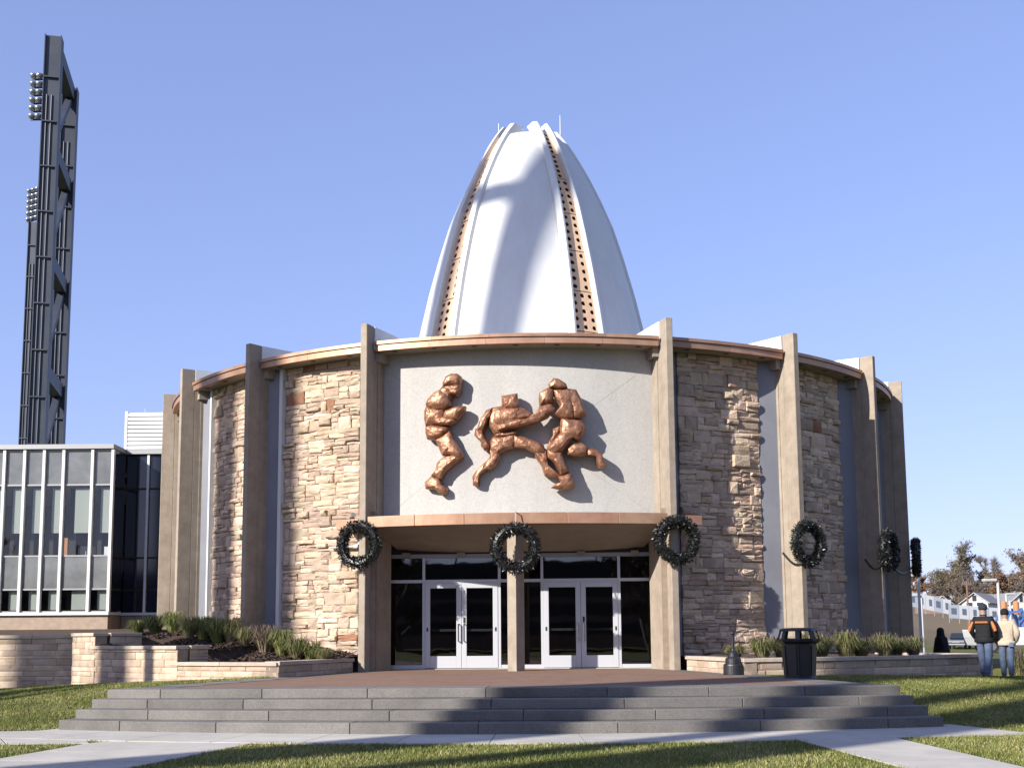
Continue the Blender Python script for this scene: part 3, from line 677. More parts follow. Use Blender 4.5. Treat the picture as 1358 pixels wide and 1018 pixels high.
def planter_line(PL, p, q, zb, zt, depth=0.3):
    p, q = Vector((*p, 0)), Vector((*q, 0)); d = (q-p).normalized(); nrm = Vector((d.y, -d.x, 0)); L = (q-p).length
    m = MB(); s = p-nrm*depth; e = q-nrm*depth; p2, q2 = p-nrm*0.015, q-nrm*0.015
    m.prism([(p2.x, p2.y), (q2.x, q2.y), (e.x, e.y), (s.x, s.y)], zb-0.3, zt-0.09); wl = m.build('planter_wall', 'mortar', PL)
    ashlar_run(wl, lambda u, z, dd: tuple(p+d*u+nrm*(dd-0.02)+Vector((0, 0, z))), L, zb, zt-0.085)
    k = max(1, int(L/1.1))
    for i in range(k):
        a0 = p+d*(L*i/k); a1 = p+d*(L*(i+1)/k-0.01); m = MB()
        m.prism([tuple((a0+nrm*0.045)[:2]), tuple((a1+nrm*0.045)[:2]), tuple((a1-nrm*(depth+0.04))[:2]), tuple((a0-nrm*(depth+0.04))[:2])], zt-0.083, zt); m.build('cap_stone', 'cap', PL, bevel=0.008)
def w2(r, th): return pw(r, th, 0)[:2]
RP = 16.2
LPn = thing('stone_planter', 'stepped stone planter curving from the sunlit stone bay to the glass wing', 'planter', loc=(0, 0, 0))
planter_arc(LPn, -29.3, -18.45, RP, -0.15, 0.31, 10)
planter_arc(LPn, -40.6, -28.5, RP+0.02, -0.32, 0.68, 12)
planter_arc(LPn, -44.5, -40.0, RP+0.04, -0.40, 1.0, 6)
planter_line(LPn, w2(RP, -18.4), w2(12.62, -18.95), -0.05, 0.33)          # return to the fin, faces the terrace
planter_line(LPn, w2(RP-0.37, -28.55), w2(15.3, -28.4), -0.1, 0.68)
planter_line(LPn, w2(RP-0.37, -40.05), w2(15.0, -39.8), 0.1, 1.0)
FW_ = thing('garden_wall', 'low stone garden wall in front of the glass wing', 'wall')
planter_line(FW_, (-21.0, -10.75), (-11.75, -10.95), -0.42, 0.96)
RPn = thing('stone_planter', 'long low curved stone planter behind the trash can and smokers post', 'planter')
planter_arc(RPn, 17.9, 46.5, RP, -0.25, 0.335, 24)
planter_line(RPn, w2(12.62, 19.1), w2(RP, 17.95), -0.05, 0.335)
planter_line(RPn, w2(RP-0.02, 46.5), w2(13.0, 48.5), -0.3, 0.335)
# soil
def soil_z(r, th):
    a = -th
    base = 0.20 if a < 29.3 else (0.55 if a < 40.3 else 0.85)
    k = smooth((RP-0.3-r)/4.0)
    top = 0.32+0.72*smooth((a-16)/26.0)
    z = base+(max(top, base)-base)*k
    x, y = pw(r, th, 0)[:2]
    return z+0.035*math.sin(3.1*x+1.3*y)+0.025*math.sin(7*x-5*y)
vs = []; fs = []; nr, ntt = 22, 70
for i in range(nr+1):
    for j in range(ntt+1):
        r = 11.6+(RP-0.1-11.6)*i/nr; th = -18.8-66*j/ntt; vs.append(pw(r, th, soil_z(r, th)))
for i in range(nr):
    for j in range(ntt): a = i*(ntt+1)+j; fs.append((a, a+ntt+1, a+ntt+2, a+1))
tag(link('soil', fast_mesh('soil', np.array(vs), np.array(fs), 'mulch')), kind='structure')
m = MB(); m.prism([(-11.0, -10.75), (-22.0, -10.55), (-22.0, -2.9), (-11.0, -2.9)], 0.2, 0.8); tag(m.build('soil', 'mulch'), kind='structure')
m = MB(); m.hexa([(-22, -10.4, 0.3), (-11.6, -10.4, 0.3), (-11.6, -2.9, 0.3), (-22, -2.9, 0.3), (-22, -10.4, 0.86), (-11.6, -10.4, 0.86), (-11.6, -2.9, 1.17), (-22, -2.9, 1.17)]); tag(m.build('soil', 'mulch'), kind='structure')
vs = []; fs = []; nr, ntt = 14, 40
for i in range(nr+1):
    for j in range(ntt+1):
        r = 11.6+(RP-0.1-11.6)*i/nr; th = 18.8+29*j/ntt; x, y = pw(r, th, 0)[:2]; vs.append(pw(r, th, 0.22+0.12*(1-i/nr)+0.02*math.sin(5*x+3*y)))
for i in range(nr):
    for j in range(ntt): a = i*(ntt+1)+j; fs.append((a, a+ntt+1, a+ntt+2, a+1))
tag(link('soil', fast_mesh('soil', np.array(vs), np.array(fs), 'mulch')), kind='structure')
# bark chips (uncountable) on the left bed
rng = np.random.default_rng(8); n = 16000
r = rng.uniform(11.9, RP-0.35, n); th = -rng.uniform(19, 60, n); Xc = []
Z = np.array([soil_z(a, b_) for a, b_ in zip(r, th)])+0.012; a_ = np.radians(th)+EPS; X, Y = r*np.sin(a_), -r*np.cos(a_)
an = rng.uniform(0, 6.28, n); L = rng.uniform(0.02, 0.07, n); wv = rng.uniform(0.008, 0.02, n); tl = rng.uniform(-0.03, 0.03, n)
V = np.empty((n, 4, 3)); dx, dy = np.cos(an)*L, np.sin(an)*L; ex, ey = -np.sin(an)*wv, np.cos(an)*wv
for q, (s1, s2) in enumerate(((-1, -1), (1, -1), (1, 1), (-1, 1))): V[:, q] = np.stack([X+dx*s1+ex*s2, Y+dy*s1+ey*s2, Z+tl*s1+0.01*s2], 1)
MT['chips'] = mat('bark_chips', (0.09, 0.056, 0.036), 0.95, vary=0.6)
tag(link('bark_chips', fast_mesh('bark_chips', V.reshape(-1, 3), np.arange(4*n).reshape(n, 4), 'chips')), 'loose brown bark chips over the planting bed', 'mulch', kind='stuff')

# ================================================================== ornamental grasses
def grass_mat(name, c0, c1, c2):
    m = bpy.data.materials.new(name); m.use_nodes = True; t = m.node_tree; b = t.nodes['Principled BSDF']; b.inputs['Roughness'].default_value = 0.7
    g_ = t.nodes.new('ShaderNodeNewGeometry'); cr = t.nodes.new('ShaderNodeValToRGB'); cr.color_ramp.elements[0].color = (*c0, 1); cr.color_ramp.elements[1].color = (*c2, 1)
    e = cr.color_ramp.elements.new(0.6); e.color = (*c1, 1); t.links.new(g_.outputs['Random Per Island'], cr.inputs[0]); t.links.new(cr.outputs[0], b.inputs[0])
    b.inputs['Subsurface Weight'].default_value = 0.0
    return m
MT['grass_green'] = grass_mat('tuft_green', (0.085, 0.12, 0.022), (0.19, 0.225, 0.05), (0.33, 0.29, 0.12))
MT['grass_dry'] = grass_mat('tuft_dry', (0.10, 0.075, 0.045), (0.18, 0.13, 0.085), (0.29, 0.23, 0.155))
def tuft(seed, n, h, spread, m, out=1.0, rise=1.0):
    q = np.random.default_rng(seed); V = []; Fc = []; b = 0
    for i in range(n):
        a = q.uniform(0, 6.283); r0 = spread*0.25*math.sqrt(q.random()); hh = h*q.uniform(0.55, 1.1)*rise; ln = spread*q.uniform(0.35, 1.0)*out; w_ = q.uniform(0.004, 0.008)
        x0, y0 = r0*math.cos(a), r0*math.sin(a); a2 = a+q.normal(0, 0.35); cx, sx = math.cos(a2), math.sin(a2); px, py = -sx*w_, cx*w_
        droop = q.uniform(0.05, 0.75)
        pts = [(0, 0), (ln*0.3, hh*0.6), (ln*0.65, hh*0.95), (ln*1.05, hh*(1.0-droop*0.6))]
        for k, (d, z) in enumerate(pts):
            s = (1, 0.95, 0.7, 0.12)[k]; V += [(x0+cx*d-px*s, y0+sx*d-py*s, z-0.03), (x0+cx*d+px*s, y0+sx*d+py*s, z-0.03)]
        for k in range(3): Fc.append((b+2*k, b+2*k+1, b+2*k+3, b+2*k+2))
        b += 8
    return fast_mesh('blades', np.array(V), np.array(Fc), m)
tg_ = [tuft(s, 520, 0.60, 0.40, 'grass_green', 1.0) for s in (1, 2, 3)]
td_ = [tuft(s, 170, 0.66, 0.52, 'grass_dry', 1.0) for s in (4, 5)]
def ornamental(loc, s, label, group, i, dry=True):
    t = thing('ornamental_grass', label, 'grass', loc, rp_.uniform(0, 6.28), group); t.scale = (s, s, s*rp_.uniform(0.75, 1.1))
    if rp_.random() > 0.12: link('blades', tg_[i % 3], t)
    else: link('dry_blades', td_[(i+1) % 2], t)
    if dry: link('dry_blades', td_[i % 2], t, rot=(0, 0, rp_.uniform(0, 6)))
def bedz(px, py, zg, it=6):           # point on the left bed under a pixel
    z = zg
    for _ in range(it):
        P = onz(px, py, z) if abs(z-CAM[2]) > 0.08 else None
        if P is None: break
        z = soil_z(min(RP, math.hypot(P[0], P[1])), loc_angle(P))
    return P
lpx = [(182, 1.0, 13.9), (205, 1.2, 13.7), (229, 1.15, 13.7), (250, .95, 13.8), (268, 1.15, 13.5), (288, 1.2, 13.6), (306, 1.1, 13.4), (324, .8, 13.8), (352, 1.1, 13.6), (374, 1.2, 13.5), (393, 1.1, 13.7), (412, 1.0, 13.5), (428, .8, 13.8)]
left_u = [(-21.6, 13.6, .75), (-23.6, 13.6, 1.0), (-26.0, 13.5, 1.05), (-28.2, 13.4, 1.0), (-31.5, 13.9, 1.15), (-34.2, 13.6, .9), (-38, 13.5, 1.2), (-42, 13.6, 1.1), (-46.5, 13.7, 1.15), (-51, 13.6, 1.2), (-56, 13.4, 1.3), (-61, 13.3, 1.35), (-66, 13.6, 1.2)]
left_t = [(loc_angle(oncyl(x_, 858, r_)), r_, s_) for x_, s_, r_ in lpx]
for i, (th, r, s) in enumerate(left_t):
    z = soil_z(r, th)
    if th > -29: lab, gr = 'green ornamental grass tuft in the low planter bed beside the entrance', 'grass tufts in the low planter bed'
    else: lab, gr = 'green ornamental grass tuft on the raised mulch bed towards the glass wing', 'grass tufts on the raised mulch bed'
    ornamental(pw(r, th, z), s*0.92, lab, gr, i, dry=i in (3, 6, 7, 8, 10, 12))
right_t = [(20.3, 14.6, .8), (22.8, 14.7, 1.0), (25.2, 14.6, 1.05), (27.9, 14.8, 1.0), (30.0, 14.5, 1.0), (32.4, 14.7, 1.1), (34.8, 14.6, 1.05), (37.2, 14.8, 1.0), (40.0, 14.6, 1.1), (42.4, 14.7, .95)]
for i, (th, r, s) in enumerate(right_t):
    ornamental(pw(r, th, 0.26), s*0.95, 'tufted ornamental grass with dry tips in the long low planter', 'grass tufts in the long low planter', i+1)

# ================================================================== wreaths
def wreath_mesh(seed, n=2600):
    q = np.random.default_rng(seed); a = q.uniform(0, 6.283, n); b = q.uniform(0, 6.283, n); rr = 0.145*np.sqrt(q.uniform(0.3, 1, n)); R0 = 0.47+0.012*np.sin(a*3+seed)
    cx = (R0+rr*np.cos(b))*np.cos(a); cz = (R0+rr*np.cos(b))*np.sin(a); cy = rr*np.sin(b)*0.85
    c = np.stack([cx, cy, cz], 1); d = np.stack([np.cos(b)*np.cos(a), np.sin(b), np.cos(b)*np.sin(a)], 1)+q.normal(0, 0.7, (n, 3)); d /= np.linalg.norm(d, axis=1)[:, None]
    s = np.cross(d, q.normal(0, 1, (n, 3))); s /= np.linalg.norm(s, axis=1)[:, None]
    L = q.uniform(0.04, 0.09, n)[:, None]; w_ = q.uniform(0.008, 0.02, n)[:, None]
    V = np.stack([c-d*L*0.3, c+d*L*0.3+s*w_, c+d*L, c+d*L*0.3-s*w_], 1)
    return fast_mesh('foliage', V.reshape(-1, 3), np.arange(4*n).reshape(n, 4), 'needle')
wr_me = [wreath_mesh(s) for s in (1, 2)]
m = MB(); m.tube([(0.47*math.cos(a), 0, 0.47*math.sin(a)) for a in np.linspace(0, 6.283, 40)], 0.095, 8, cap=False); ring_me = m.mesh('wreath_core', 'needle')
wl = [(-18, 12.78, 3.13, 'large dark evergreen wreath on the fin beside the sunlit stone wall and wall camera'), (0, 12.92, 2.95, 'large dark evergreen wreath hung from the entrance canopy before the centre post'),
      (18, 12.78, 3.16, 'large dark evergreen wreath on the sunlit fin right beside the entrance glass'), (36, 12.78, 3.18, 'large dark evergreen wreath on the sunlit fin above the trash can'),
      (54, 12.78, 3.17, 'large dark evergreen wreath on the fin between two garland cables'), (72, 12.78, 3.2, 'large dark evergreen wreath on the farthest shaded fin, seen edge on')]
for i, (th, r, z, lab) in enumerate(wl):
    t = thing('wreath', lab, 'wreath', pw(r, th, z), rad(th)+EPS, 'evergreen wreaths hung round the hall')
    link('foliage', wr_me[i % 2], t, rot=(0, rp_.uniform(0, 6), 0)); link('wreath_core', ring_me, t)
    sm = MB()
    if th == 0: sm.beam((0, 0.0, 0.47), (0, 0.1, 0.90), 0.03, 0.012, up=(0, 1, 0)); sm.beam((0, 0.1, 0.895), (0, 0.45, 0.895), 0.03, 0.012)
    else: sm.beam((0, -0.02, 0.40), (0, 0.17, 0.52), 0.03, 0.012)
    sm.build('hanging_strap', 'alugrey', t)
    if th == 0: m = MB(); m.beam((0, 0.0, -0.42), (0, 0.3, -0.42), 0.02); m.build('tie', 'alugrey', t)
for th0, th1 in ((33.5, 36.3), (48, 54), (55, 71)):
    pts = []
    for i in range(13):
        f = i/12; r = 12.62 if th1 != 36.3 else 12.5; ths_ = th0+(th1-th0)*f
        a = Vector(pw(12.66, th0, 0)); c = Vector(pw(12.66, th1, 0)); p = a.lerp(c, f); 
        pts.append((p.x, p.y, 2.9-0.28*math.sin(math.pi*f)-0.1*(1-f)*0))
    if th0 == 33.5: pts = [(lambda q: (q[0]*math.cos(EPS)-q[1]*math.sin(EPS), q[0]*math.sin(EPS)+q[1]*math.cos(EPS), q[2]))(fin_pts(2, 12.0+0.062*i, -0.125, 2.98-0.34*math.sin(i/10*1.9))) for i in range(11)]
    m = MB(); m.tube(pts, 0.03, 6); o = m.build('garland_cable', 'needle')
    tag(o, {33.5: 'short dark cable tail beside the wreath above the trash can', 48: 'dark garland cable drooping behind the sunlit fin to a shaded fin', 55: 'dark garland cable drooping between the two farthest fins'}[th0], 'cable', 'garland cables')

# ================================================================== bronze relief figures
def px_map(ox, oy, s): return lambda p: (ox+p[0]/s, oy+p[1]/s)
mA, mB_ = px_map(550, 480, 5.357), px_map(620, 490, 5.657)
def relief(name, label, mp, pieces, lift=0.30, back=0.13):
    t = thing(name, label, 'sculpture', pw(11.66, 0, 0), 0, 'bronze relief football players')
    base = Vector(t.location)
    rr = random.Random(len(pieces)*7+3)
    def world(px, py, out):
        P = oncyl(px, py, 11.65+lift); th = math.atan2(P[0], -P[1]); r = 11.65+out
        return Vector((r*math.sin(th), -r*math.cos(th), P[2]))-base
    for nm, o0, thick, poly in pieces:
        o0 -= back; thick *= 0.9
        pts = [mp(p) for p in poly]; q = []
        for a, c in zip(pts, pts[1:]+pts[:1]): q += [a, ((a[0]+c[0])/2, (a[1]+c[1])/2)]
        pts = [(a[0]+rr.uniform(-.25, .25), a[1]+rr.uniform(-.25, .25)) for a in q]
        cx = sum(p[0] for p in pts)/len(pts); cy = sum(p[1] for p in pts)/len(pts); n = len(pts)
        # principal axis so the ridge runs along the limb
        A = np.array(pts)-[cx, cy]; ev, vec = np.linalg.eigh(A.T@A); ax = vec[:, 1]; el = max(0.0, 1-math.sqrt(ev[0]/ev[1]))
        def inset(k):
            out = []
            for p in A:
                along = p@ax; perp = p-ax*along; out.append((cx+(ax*along*(1-k*(0.45+0.55*(1-el)))+perp*(1-k))[0], cy+(ax*along*(1-k*(0.45+0.55*(1-el)))+perp*(1-k))[1]))
            return out
        m = MB(); vs = []; fs = []
        rings = [(0.10, o0-0.14), (0.0, o0), (0.0, o0+thick*0.42), (0.16, o0+thick*0.82), (0.45, o0+thick*1.02), (0.78, o0+thick*1.08)]
        for k, od in rings:
            for px, py in inset(k): vs.append(world(px, py, od+(rr.uniform(-0.014, 0.014) if k > 0.1 and od > o0 else 0)))
        for i in range(len(rings)-1):
            for j in range(n): a = i*n+j; c = i*n+(j+1) % n; fs.append((a, c, c+n, a+n))
        fs += [tuple(range(n-1, -1, -1)), tuple((len(rings)-1)*n+j for j in range(n))]
        m.add(vs, fs); m.build(nm, 'bronze', t, smooth=True, bevel=0.02)
relief('bronze_runner', 'bronze relief player running upright with a football tucked to his chest', mA, [
 ('head', .30, .26, [(195,150),(215,105),(255,78),(300,80),(330,100),(330,150),(318,170),(250,168),(195,180)]),
 ('face_guard', .30, .22, [(200,170),(250,160),(328,158),(324,205),(300,240),(255,230),(240,205),(205,190)]),
 ('neck', .26, .26, [(195,165),(245,180),(262,225),(250,270),(180,255),(170,200)]),
 ('shoulder', .28, .30, [(72,300),(90,260),(130,215),(190,186),(238,212),(252,260),(255,310),(215,340),(150,345),(100,330)]),
 ('torso', .26, .26, [(60,340),(75,305),(120,320),(160,330),(215,335),(210,380),(180,440),(110,455),(72,455),(60,400)]),
 ('arm', .40, .18, [(140,405),(200,385),(260,400),(300,420),(255,450),(190,452),(150,440)]),
 ('football', .36, .22, [(205,372),(215,345),(270,320),(330,310),(365,315),(350,360),(310,410),(255,425),(205,410)]),
 ('hip', .26, .26, [(70,455),(110,440),(180,450),(240,460),(235,490),(200,520),(130,552),(80,545),(70,500)]),
 ('thigh', .28, .24, [(140,548),(200,515),(245,480),(265,510),(290,570),(335,640),(342,670),(300,690),(250,660),(190,662),(165,605)]),
 ('calf', .26, .22, [(195,668),(260,652),(320,650),(338,672),(300,705),(240,750),(200,790),(180,835),(140,818),(108,802),(140,760),(150,710)]),
 ('foot', .24, .20, [(60,848),(112,800),(170,822),(190,868),(222,885),(224,930),(170,937),(138,900),(65,896)])])
relief('bronze_lineman', 'bronze relief player in wide stance facing forward, arms spread between two others', mB_, [
 ('head', .34, .24, [(255,195),(375,175),(385,250),(385,290),(340,302),(280,292),(258,270)]),
 ('torso', .26, .28, [(180,280),(255,268),(400,272),(470,318),(492,345),(420,372),(370,440),(372,458),(240,492),(196,482),(160,420),(155,350)]),
 ('chest_plate', .36, .22, [(200,300),(300,285),(395,285),(390,370),(330,400),(230,430),(180,400)]),
 ('upper_arm', .28, .22, [(105,350),(140,300),(190,278),(192,330),(150,372),(140,420),(115,468),(58,470),(85,390)]),
 ('forearm', .30, .20, [(58,438),(110,450),(130,500),(165,560),(168,590),(125,604),(100,572),(95,540),(48,490)]),
 ('belt', .30, .24, [(195,488),(260,470),(375,452),(378,480),(330,500),(250,510),(200,505)]),
 ('hip', .27, .25, [(185,500),(260,490),(375,460),(380,520),(345,592),(290,602),(255,622),(205,655),(165,610),(168,530)]),
 ('thigh', .27, .22, [(165,588),(250,600),(242,660),(215,722),(160,752),(118,752),(130,690),(165,650)]),
 ('calf', .24, .18, [(130,683),(152,720),(140,747),(92,782),(82,820),(76,872),(34,862),(30,793),(70,738)]),
 ('thigh', .29, .24, [(335,490),(420,498),(500,528),(572,562),(592,622),(540,642),(500,622),(430,592),(345,584)]),
 ('calf', .27, .22, [(498,600),(588,596),(598,660),(608,720),(655,760),(705,790),(702,806),(640,802),(578,792),(558,720),(508,650)])])
relief('bronze_tackler', 'bronze relief player lunging with bent head, one arm reaching and rear leg kicked back', mB_, back=0.03, pieces=[
 ('head', .40, .24, [(605,120),(640,72),(680,80),(735,115),(748,147),(700,162),(640,152),(608,150)]),
 ('shoulder', .36, .24, [(538,180),(600,143),(645,150),(645,252),(600,272),(540,284),(534,220)]),
 ('arm', .44, .18, [(540,283),(620,266),(654,300),(602,372),(540,402),(450,432),(370,442),(228,464),(222,432),(330,400),(440,380),(510,330)]),
 ('chest', .34, .26, [(630,150),(745,143),(790,180),(800,300),(795,382),(700,374),(645,345),(690,280),(655,230)]),
 ('back', .30, .26, [(735,145),(812,153),(848,220),(894,345),(850,374),(790,382),(770,280),(700,220)]),
 ('hip', .30, .26, [(700,368),(800,373),(852,385),(888,430),(872,492),(832,545),(780,525),(700,520),(688,440)]),
 ('arm', .22, .16, [(640,440),(692,418),(694,470),(655,520),(612,592),(596,590),(608,540),(640,490)]),
 ('thigh', .32, .24, [(690,480),(770,430),(795,515),(750,575),(705,625),(640,640),(595,605),(605,575),(660,515)]),
 ('calf', .30, .22, [(593,600),(705,615),(722,680),(764,772),(700,796),(650,702),(602,662)]),
 ('foot', .28, .22, [(680,802),(760,778),(782,782),(804,850),(802,892),(700,904),(626,886),(658,860),(702,848)]),
 ('thigh', .28, .22, [(742,592),(790,553),(862,548),(904,580),(892,642),(800,660),(748,642)]),
 ('calf', .26, .20, [(884,590),(952,588),(1004,620),(1034,690),(1040,742),(988,738),(958,652),(890,642)])])

# ================================================================== small things by the entrance
P = onz(1061, 899, -0.03)
tcn = thing('trash_can', 'black plastic trash can with hooded side openings standing on the terrace border', 'trash can', (P[0], P[1], -0.045), EPS+rad(8))
def octo(r, z, k=0.86): return [(r*math.cos(a)*(1 if i % 2 else 1), r*math.sin(a), z) for i, a in enumerate(np.arange(8)*math.pi/4+math.pi/8)]
def loft(m, rings):
    n = len(rings[0]); vs = [p for r_ in rings for p in r_]; fs = []
    for i in range(len(rings)-1):
        for k in range(n): a = i*n+k; b_ = i*n+(k+1) % n; fs.append((a, b_, b_+n, a+n))
    fs += [tuple(range(n-1, -1, -1)), tuple((len(rings)-1)*n+k for k in range(n))]
    return m.add(vs, fs)
m = MB(); loft(m, [octo(.345, 0), octo(.345, .03), octo(.30, .05), octo(.335, .60), octo(.345, .70), octo(.41, .745)]); m.build('body', 'black', tcn, bevel=0.012)
for i in range(8):
    a = math.pi/4*i; m = MB(); c_, s_ = math.cos(a), math.sin(a); f = lambda r_, t_, z: (r_*c_-t_*s_, r_*s_+t_*c_, z)
    m.hexa([f(.285, -.085, .08), f(.297, -.085, .08), f(.297, .085, .08), f(.285, .085, .08), f(.322, -.10, .66), f(.335, -.10, .66), f(.335, .10, .66), f(.322, .10, .66)]); m.build('side_panel', 'black', tcn)
m = MB(); loft(m, [octo(.41, .746), octo(.42, .79), octo(.36, .80), octo(.35, .76)]); m.build('rim', 'black', tcn)
for i in range(8):
    a = math.pi/4*i+math.pi/8; m = MB(); c_, s_ = math.cos(a), math.sin(a); m.beam((.40*c_, .40*s_, .78), (.345*c_, .345*s_, .965), .085, .03, up=(c_, s_, 0)); m.build('hood_post', 'black', tcn)
m = MB(); loft(m, [octo(.385, .945), octo(.365, .985), octo(.30, 1.005), octo(.12, 1.015)]); m.build('hood', 'black', tcn, bevel=0.01)
P = pw(16.05, 17.35, 0)
ur = thing('smokers_post', 'slim black smokers post with domed base beside the planter corner', 'ash urn', (P[0], P[1], tz(16.05, 17.35)-0.004)); ur.scale = (.92,)*3
m = MB(); m.lathe([(.235, 0), (.24, .02), (.235, .22), (.225, .25), (.19, .27), (.185, .37), (.165, .40), (.12, .42), (.115, .50), (.09, .54), (.05, .57)], 28); m.build('base', 'black', ur, smooth=False)
m = MB(); m.lathe([(.047, .56), (.033, .60), (.033, .90), (.045, .905), (.045, .925), (.03, .93)], 16); m.build('neck', 'black', ur)
m = MB(); m.lathe([(.02, .925), (.05, .945), (.06, .97), (.05, .995), (.015, 1.01)], 16); m.build('knob', 'black', ur, smooth=True)
# wall camera on the sunlit bay, small lamp on the copper stub, ground spotlight
P = pw(11.86, -20.2, 3.17); k_ = thing('wall_camera', 'small white wall camera on the sunlit stone bay next to the wreath', 'camera', P, rad(-20)+EPS)
m = MB(); m.box(-.05, .05, -.04, .06, -.02, .16); m.build('bracket', 'white', k_, bevel=.01)
m = MB(); m.tube([(-.13, -.06, .0), (.03, -.12, .0)], [.045, .05], 12); m.build('housing', 'white', k_)
m = MB(); m.lathe([(.02, -.13), (.06, -.11), (.075, -.06), (.06, -.02)], 14, (.03, -.09, 0)); m.build('dome_lens', 'carglass', k_, smooth=True)
m = MB(); m.tube([(-.9, .02, -.0), (-.12, -.03, .0)], .028, 8); m.build('conduit', 'lightpole', k_)
P = pw(12.1, -20.7, 3.823); k_ = thing('stub_lamp', 'small dark lamp sitting on the copper stub outside the fin', 'lamp', P)
m = MB(); m.lathe([(.06, 0), (.08, .03), (.05, .10), (.02, .12)], 12); m.build('base', 'dark', k_); m = MB(); m.tube([(0, 0, .1), (.05, -.08, .14)], [.05, .07], 10); m.build('head', 'alugrey', k_)
P = pw(12.95, -35.2, soil_z(12.95, -35.2)); k_ = thing('garden_spotlight', 'small metal spotlight on a stem before the shaded fin', 'lamp', P)
m = MB(); m.tube([(0, 0, -.05), (0, 0, .42)], .018, 8); m.build('stem', 'dark', k_); m = MB(); m.tube([(.1, .06, .46), (-.04, -.03, .43)], [.06, .09], 12); m.build('head', 'lampm', k_)
# ================================================================== glass wing
AX = thing('glass_wing', 'two storey glass office wing with white mullions beside the round hall', 'building', (-17, -3, 1.1))
ox, oy, oz = -17, -3, 1.1
YA = -3.0; XC = -13.86; ZS0, ZT0 = 1.72, 7.08
def ab(name, m_, x0, x1, y0, y1, z0, z1, par=AX, bevel=0):
    m = MB(); m.box(x0-ox, x1-ox, y0-oy, y1-oy, z0-oz, z1-oz); return m.build(name, m_, par, bevel=bevel)
ab('roof', 'alugrey', -27, XC+0.04, YA-0.14, 8, ZT0+0.02, ZT0+0.17); ab('roof', 'alugrey', XC+0.041, -11.5, YA+1.06, 8, ZT0+0.018, ZT0+0.165)
ab('base_wall', 'basestone', -27, XC-0.02, YA+0.02, YA+0.4, 0.6, 1.62); ab('base_wall', 'basestone', XC+.0, -11.6, YA+1.22, YA+1.6, 0.6, 1.62)
ab('base_return', 'basestone', XC-0.38, XC-0.02, YA+0.41, YA+1.7, 0.6, 1.62)
ab('sill', 'white', -27, XC+0.03, YA-0.08, YA+0.12, 1.63, 1.72); ab('sill', 'white', XC+0.031, -11.6, YA+1.12, YA+1.3, 1.63, 1.72); ab('sill', 'white', XC-0.1, XC+0.03, YA+0.121, YA+1.119, 1.63, 1.72)
rails = [1.74, 2.47, 3.56, 5.91, 7.06]
mx_ = [XC, -14.53, -15.49, -16.14, -16.79, -17.46, -18.4, -19.05, -19.7, -20.65, -21.3, -22.3, -23.2, -24.2]
for x in mx_: ab('mullion', 'white', x-0.045, x+0.045, YA-0.09, YA+0.06, 1.721, ZT0)
for a, c in zip(mx_[1:], mx_[:-1]):
    for z in rails: ab('glazing_bar', 'alugrey', a+0.046, c-0.046, YA-0.02, YA+0.04, z-0.025, z+0.025)
    for i in range(4):
        ab('pane', 'frosted' if i in (1, 3) else 'annex_glass', a+0.047, c-0.047, YA, YA+0.012, rails[i]+0.026, rails[i+1]-0.026)
    w_ = c-a
    ab('blind', 'blind', a+w_*0.36, c-0.05, YA+0.16, YA+0.19, 4.33, 5.82); ab('blind', 'blind', a+w_*0.36, c-0.05, YA+0.16, YA+0.19, 1.8, 2.44)
    ab('inner_post', 'dark', a+0.06, a+w_*0.30, YA+0.46, YA+0.5, 1.75, 5.85)
ab('floor_slab', 'beige_wall', -27, XC-0.05, YA+0.1, 6, 3.1, 3.5); ab('ceiling', 'beige_wall', -27, XC-0.05, YA+0.1, 6, 5.93, 6.1)
ab('back_wall', 'dark', -27, XC-0.05, 3.0, 3.2, 1.2, 7.0); ab('ground_floor', 'dark', -27, XC-0.05, YA+0.5, 6, 1.2, 1.6)
ab('parapet_panel', 'dark', -27, XC-0.08, YA+0.7, YA+0.75, 6.15, 7.0)
# recessed bay towards the hall, its shade put into dark glass and bars
ab('side_glazing', 'navy_glass', XC-0.03, XC+0.02, YA+0.061, YA+1.1, 1.721, ZT0)
for z in rails[1:4]: ab('glazing_bar', 'dark', XC+0.021, XC+0.04, YA+0.07, YA+1.1, z-0.03, z+0.03)
for i in range(4): ab('pane', 'navy_glass', XC+0.03, -13.11, YA+1.2, YA+1.24, rails[i]+0.02, rails[i+1]-0.02); ab('pane', 'navy_glass', -13.03, -11.7, YA+1.2, YA+1.24, rails[i]+0.02, rails[i+1]-0.02)
ab('mullion', 'white', -13.11, -13.03, YA+1.12, YA+1.25, 1.721, ZT0); ab('mullion', 'alugrey', -12.5, -12.43, YA+1.14, YA+1.25, 1.721, ZT0)
for z in rails[1:4]: ab('glazing_bar', 'dark', XC+0.03, -11.7, YA+1.17, YA+1.199, z-0.03, z+0.03)
ab('side_wall', 'dark', -11.6, -11.2, YA+1.3, 4, 1.0, 7.0)
ab('desk_cabinet', 'orangedrum', -16.0, -15.72, YA+1.1, YA+1.6, 3.5, 4.25); ab('desk', 'wood', -18.2, -14.0, YA+1.2, YA+1.9, 3.5, 3.62); ab('office_box', 'beige_wall', -15.2, -14.8, YA+0.9, YA+1.2, 3.63, 3.95); ab('office_monitor', 'white', -14.25, -13.95, YA+0.5, YA+0.9, 3.56, 3.9)
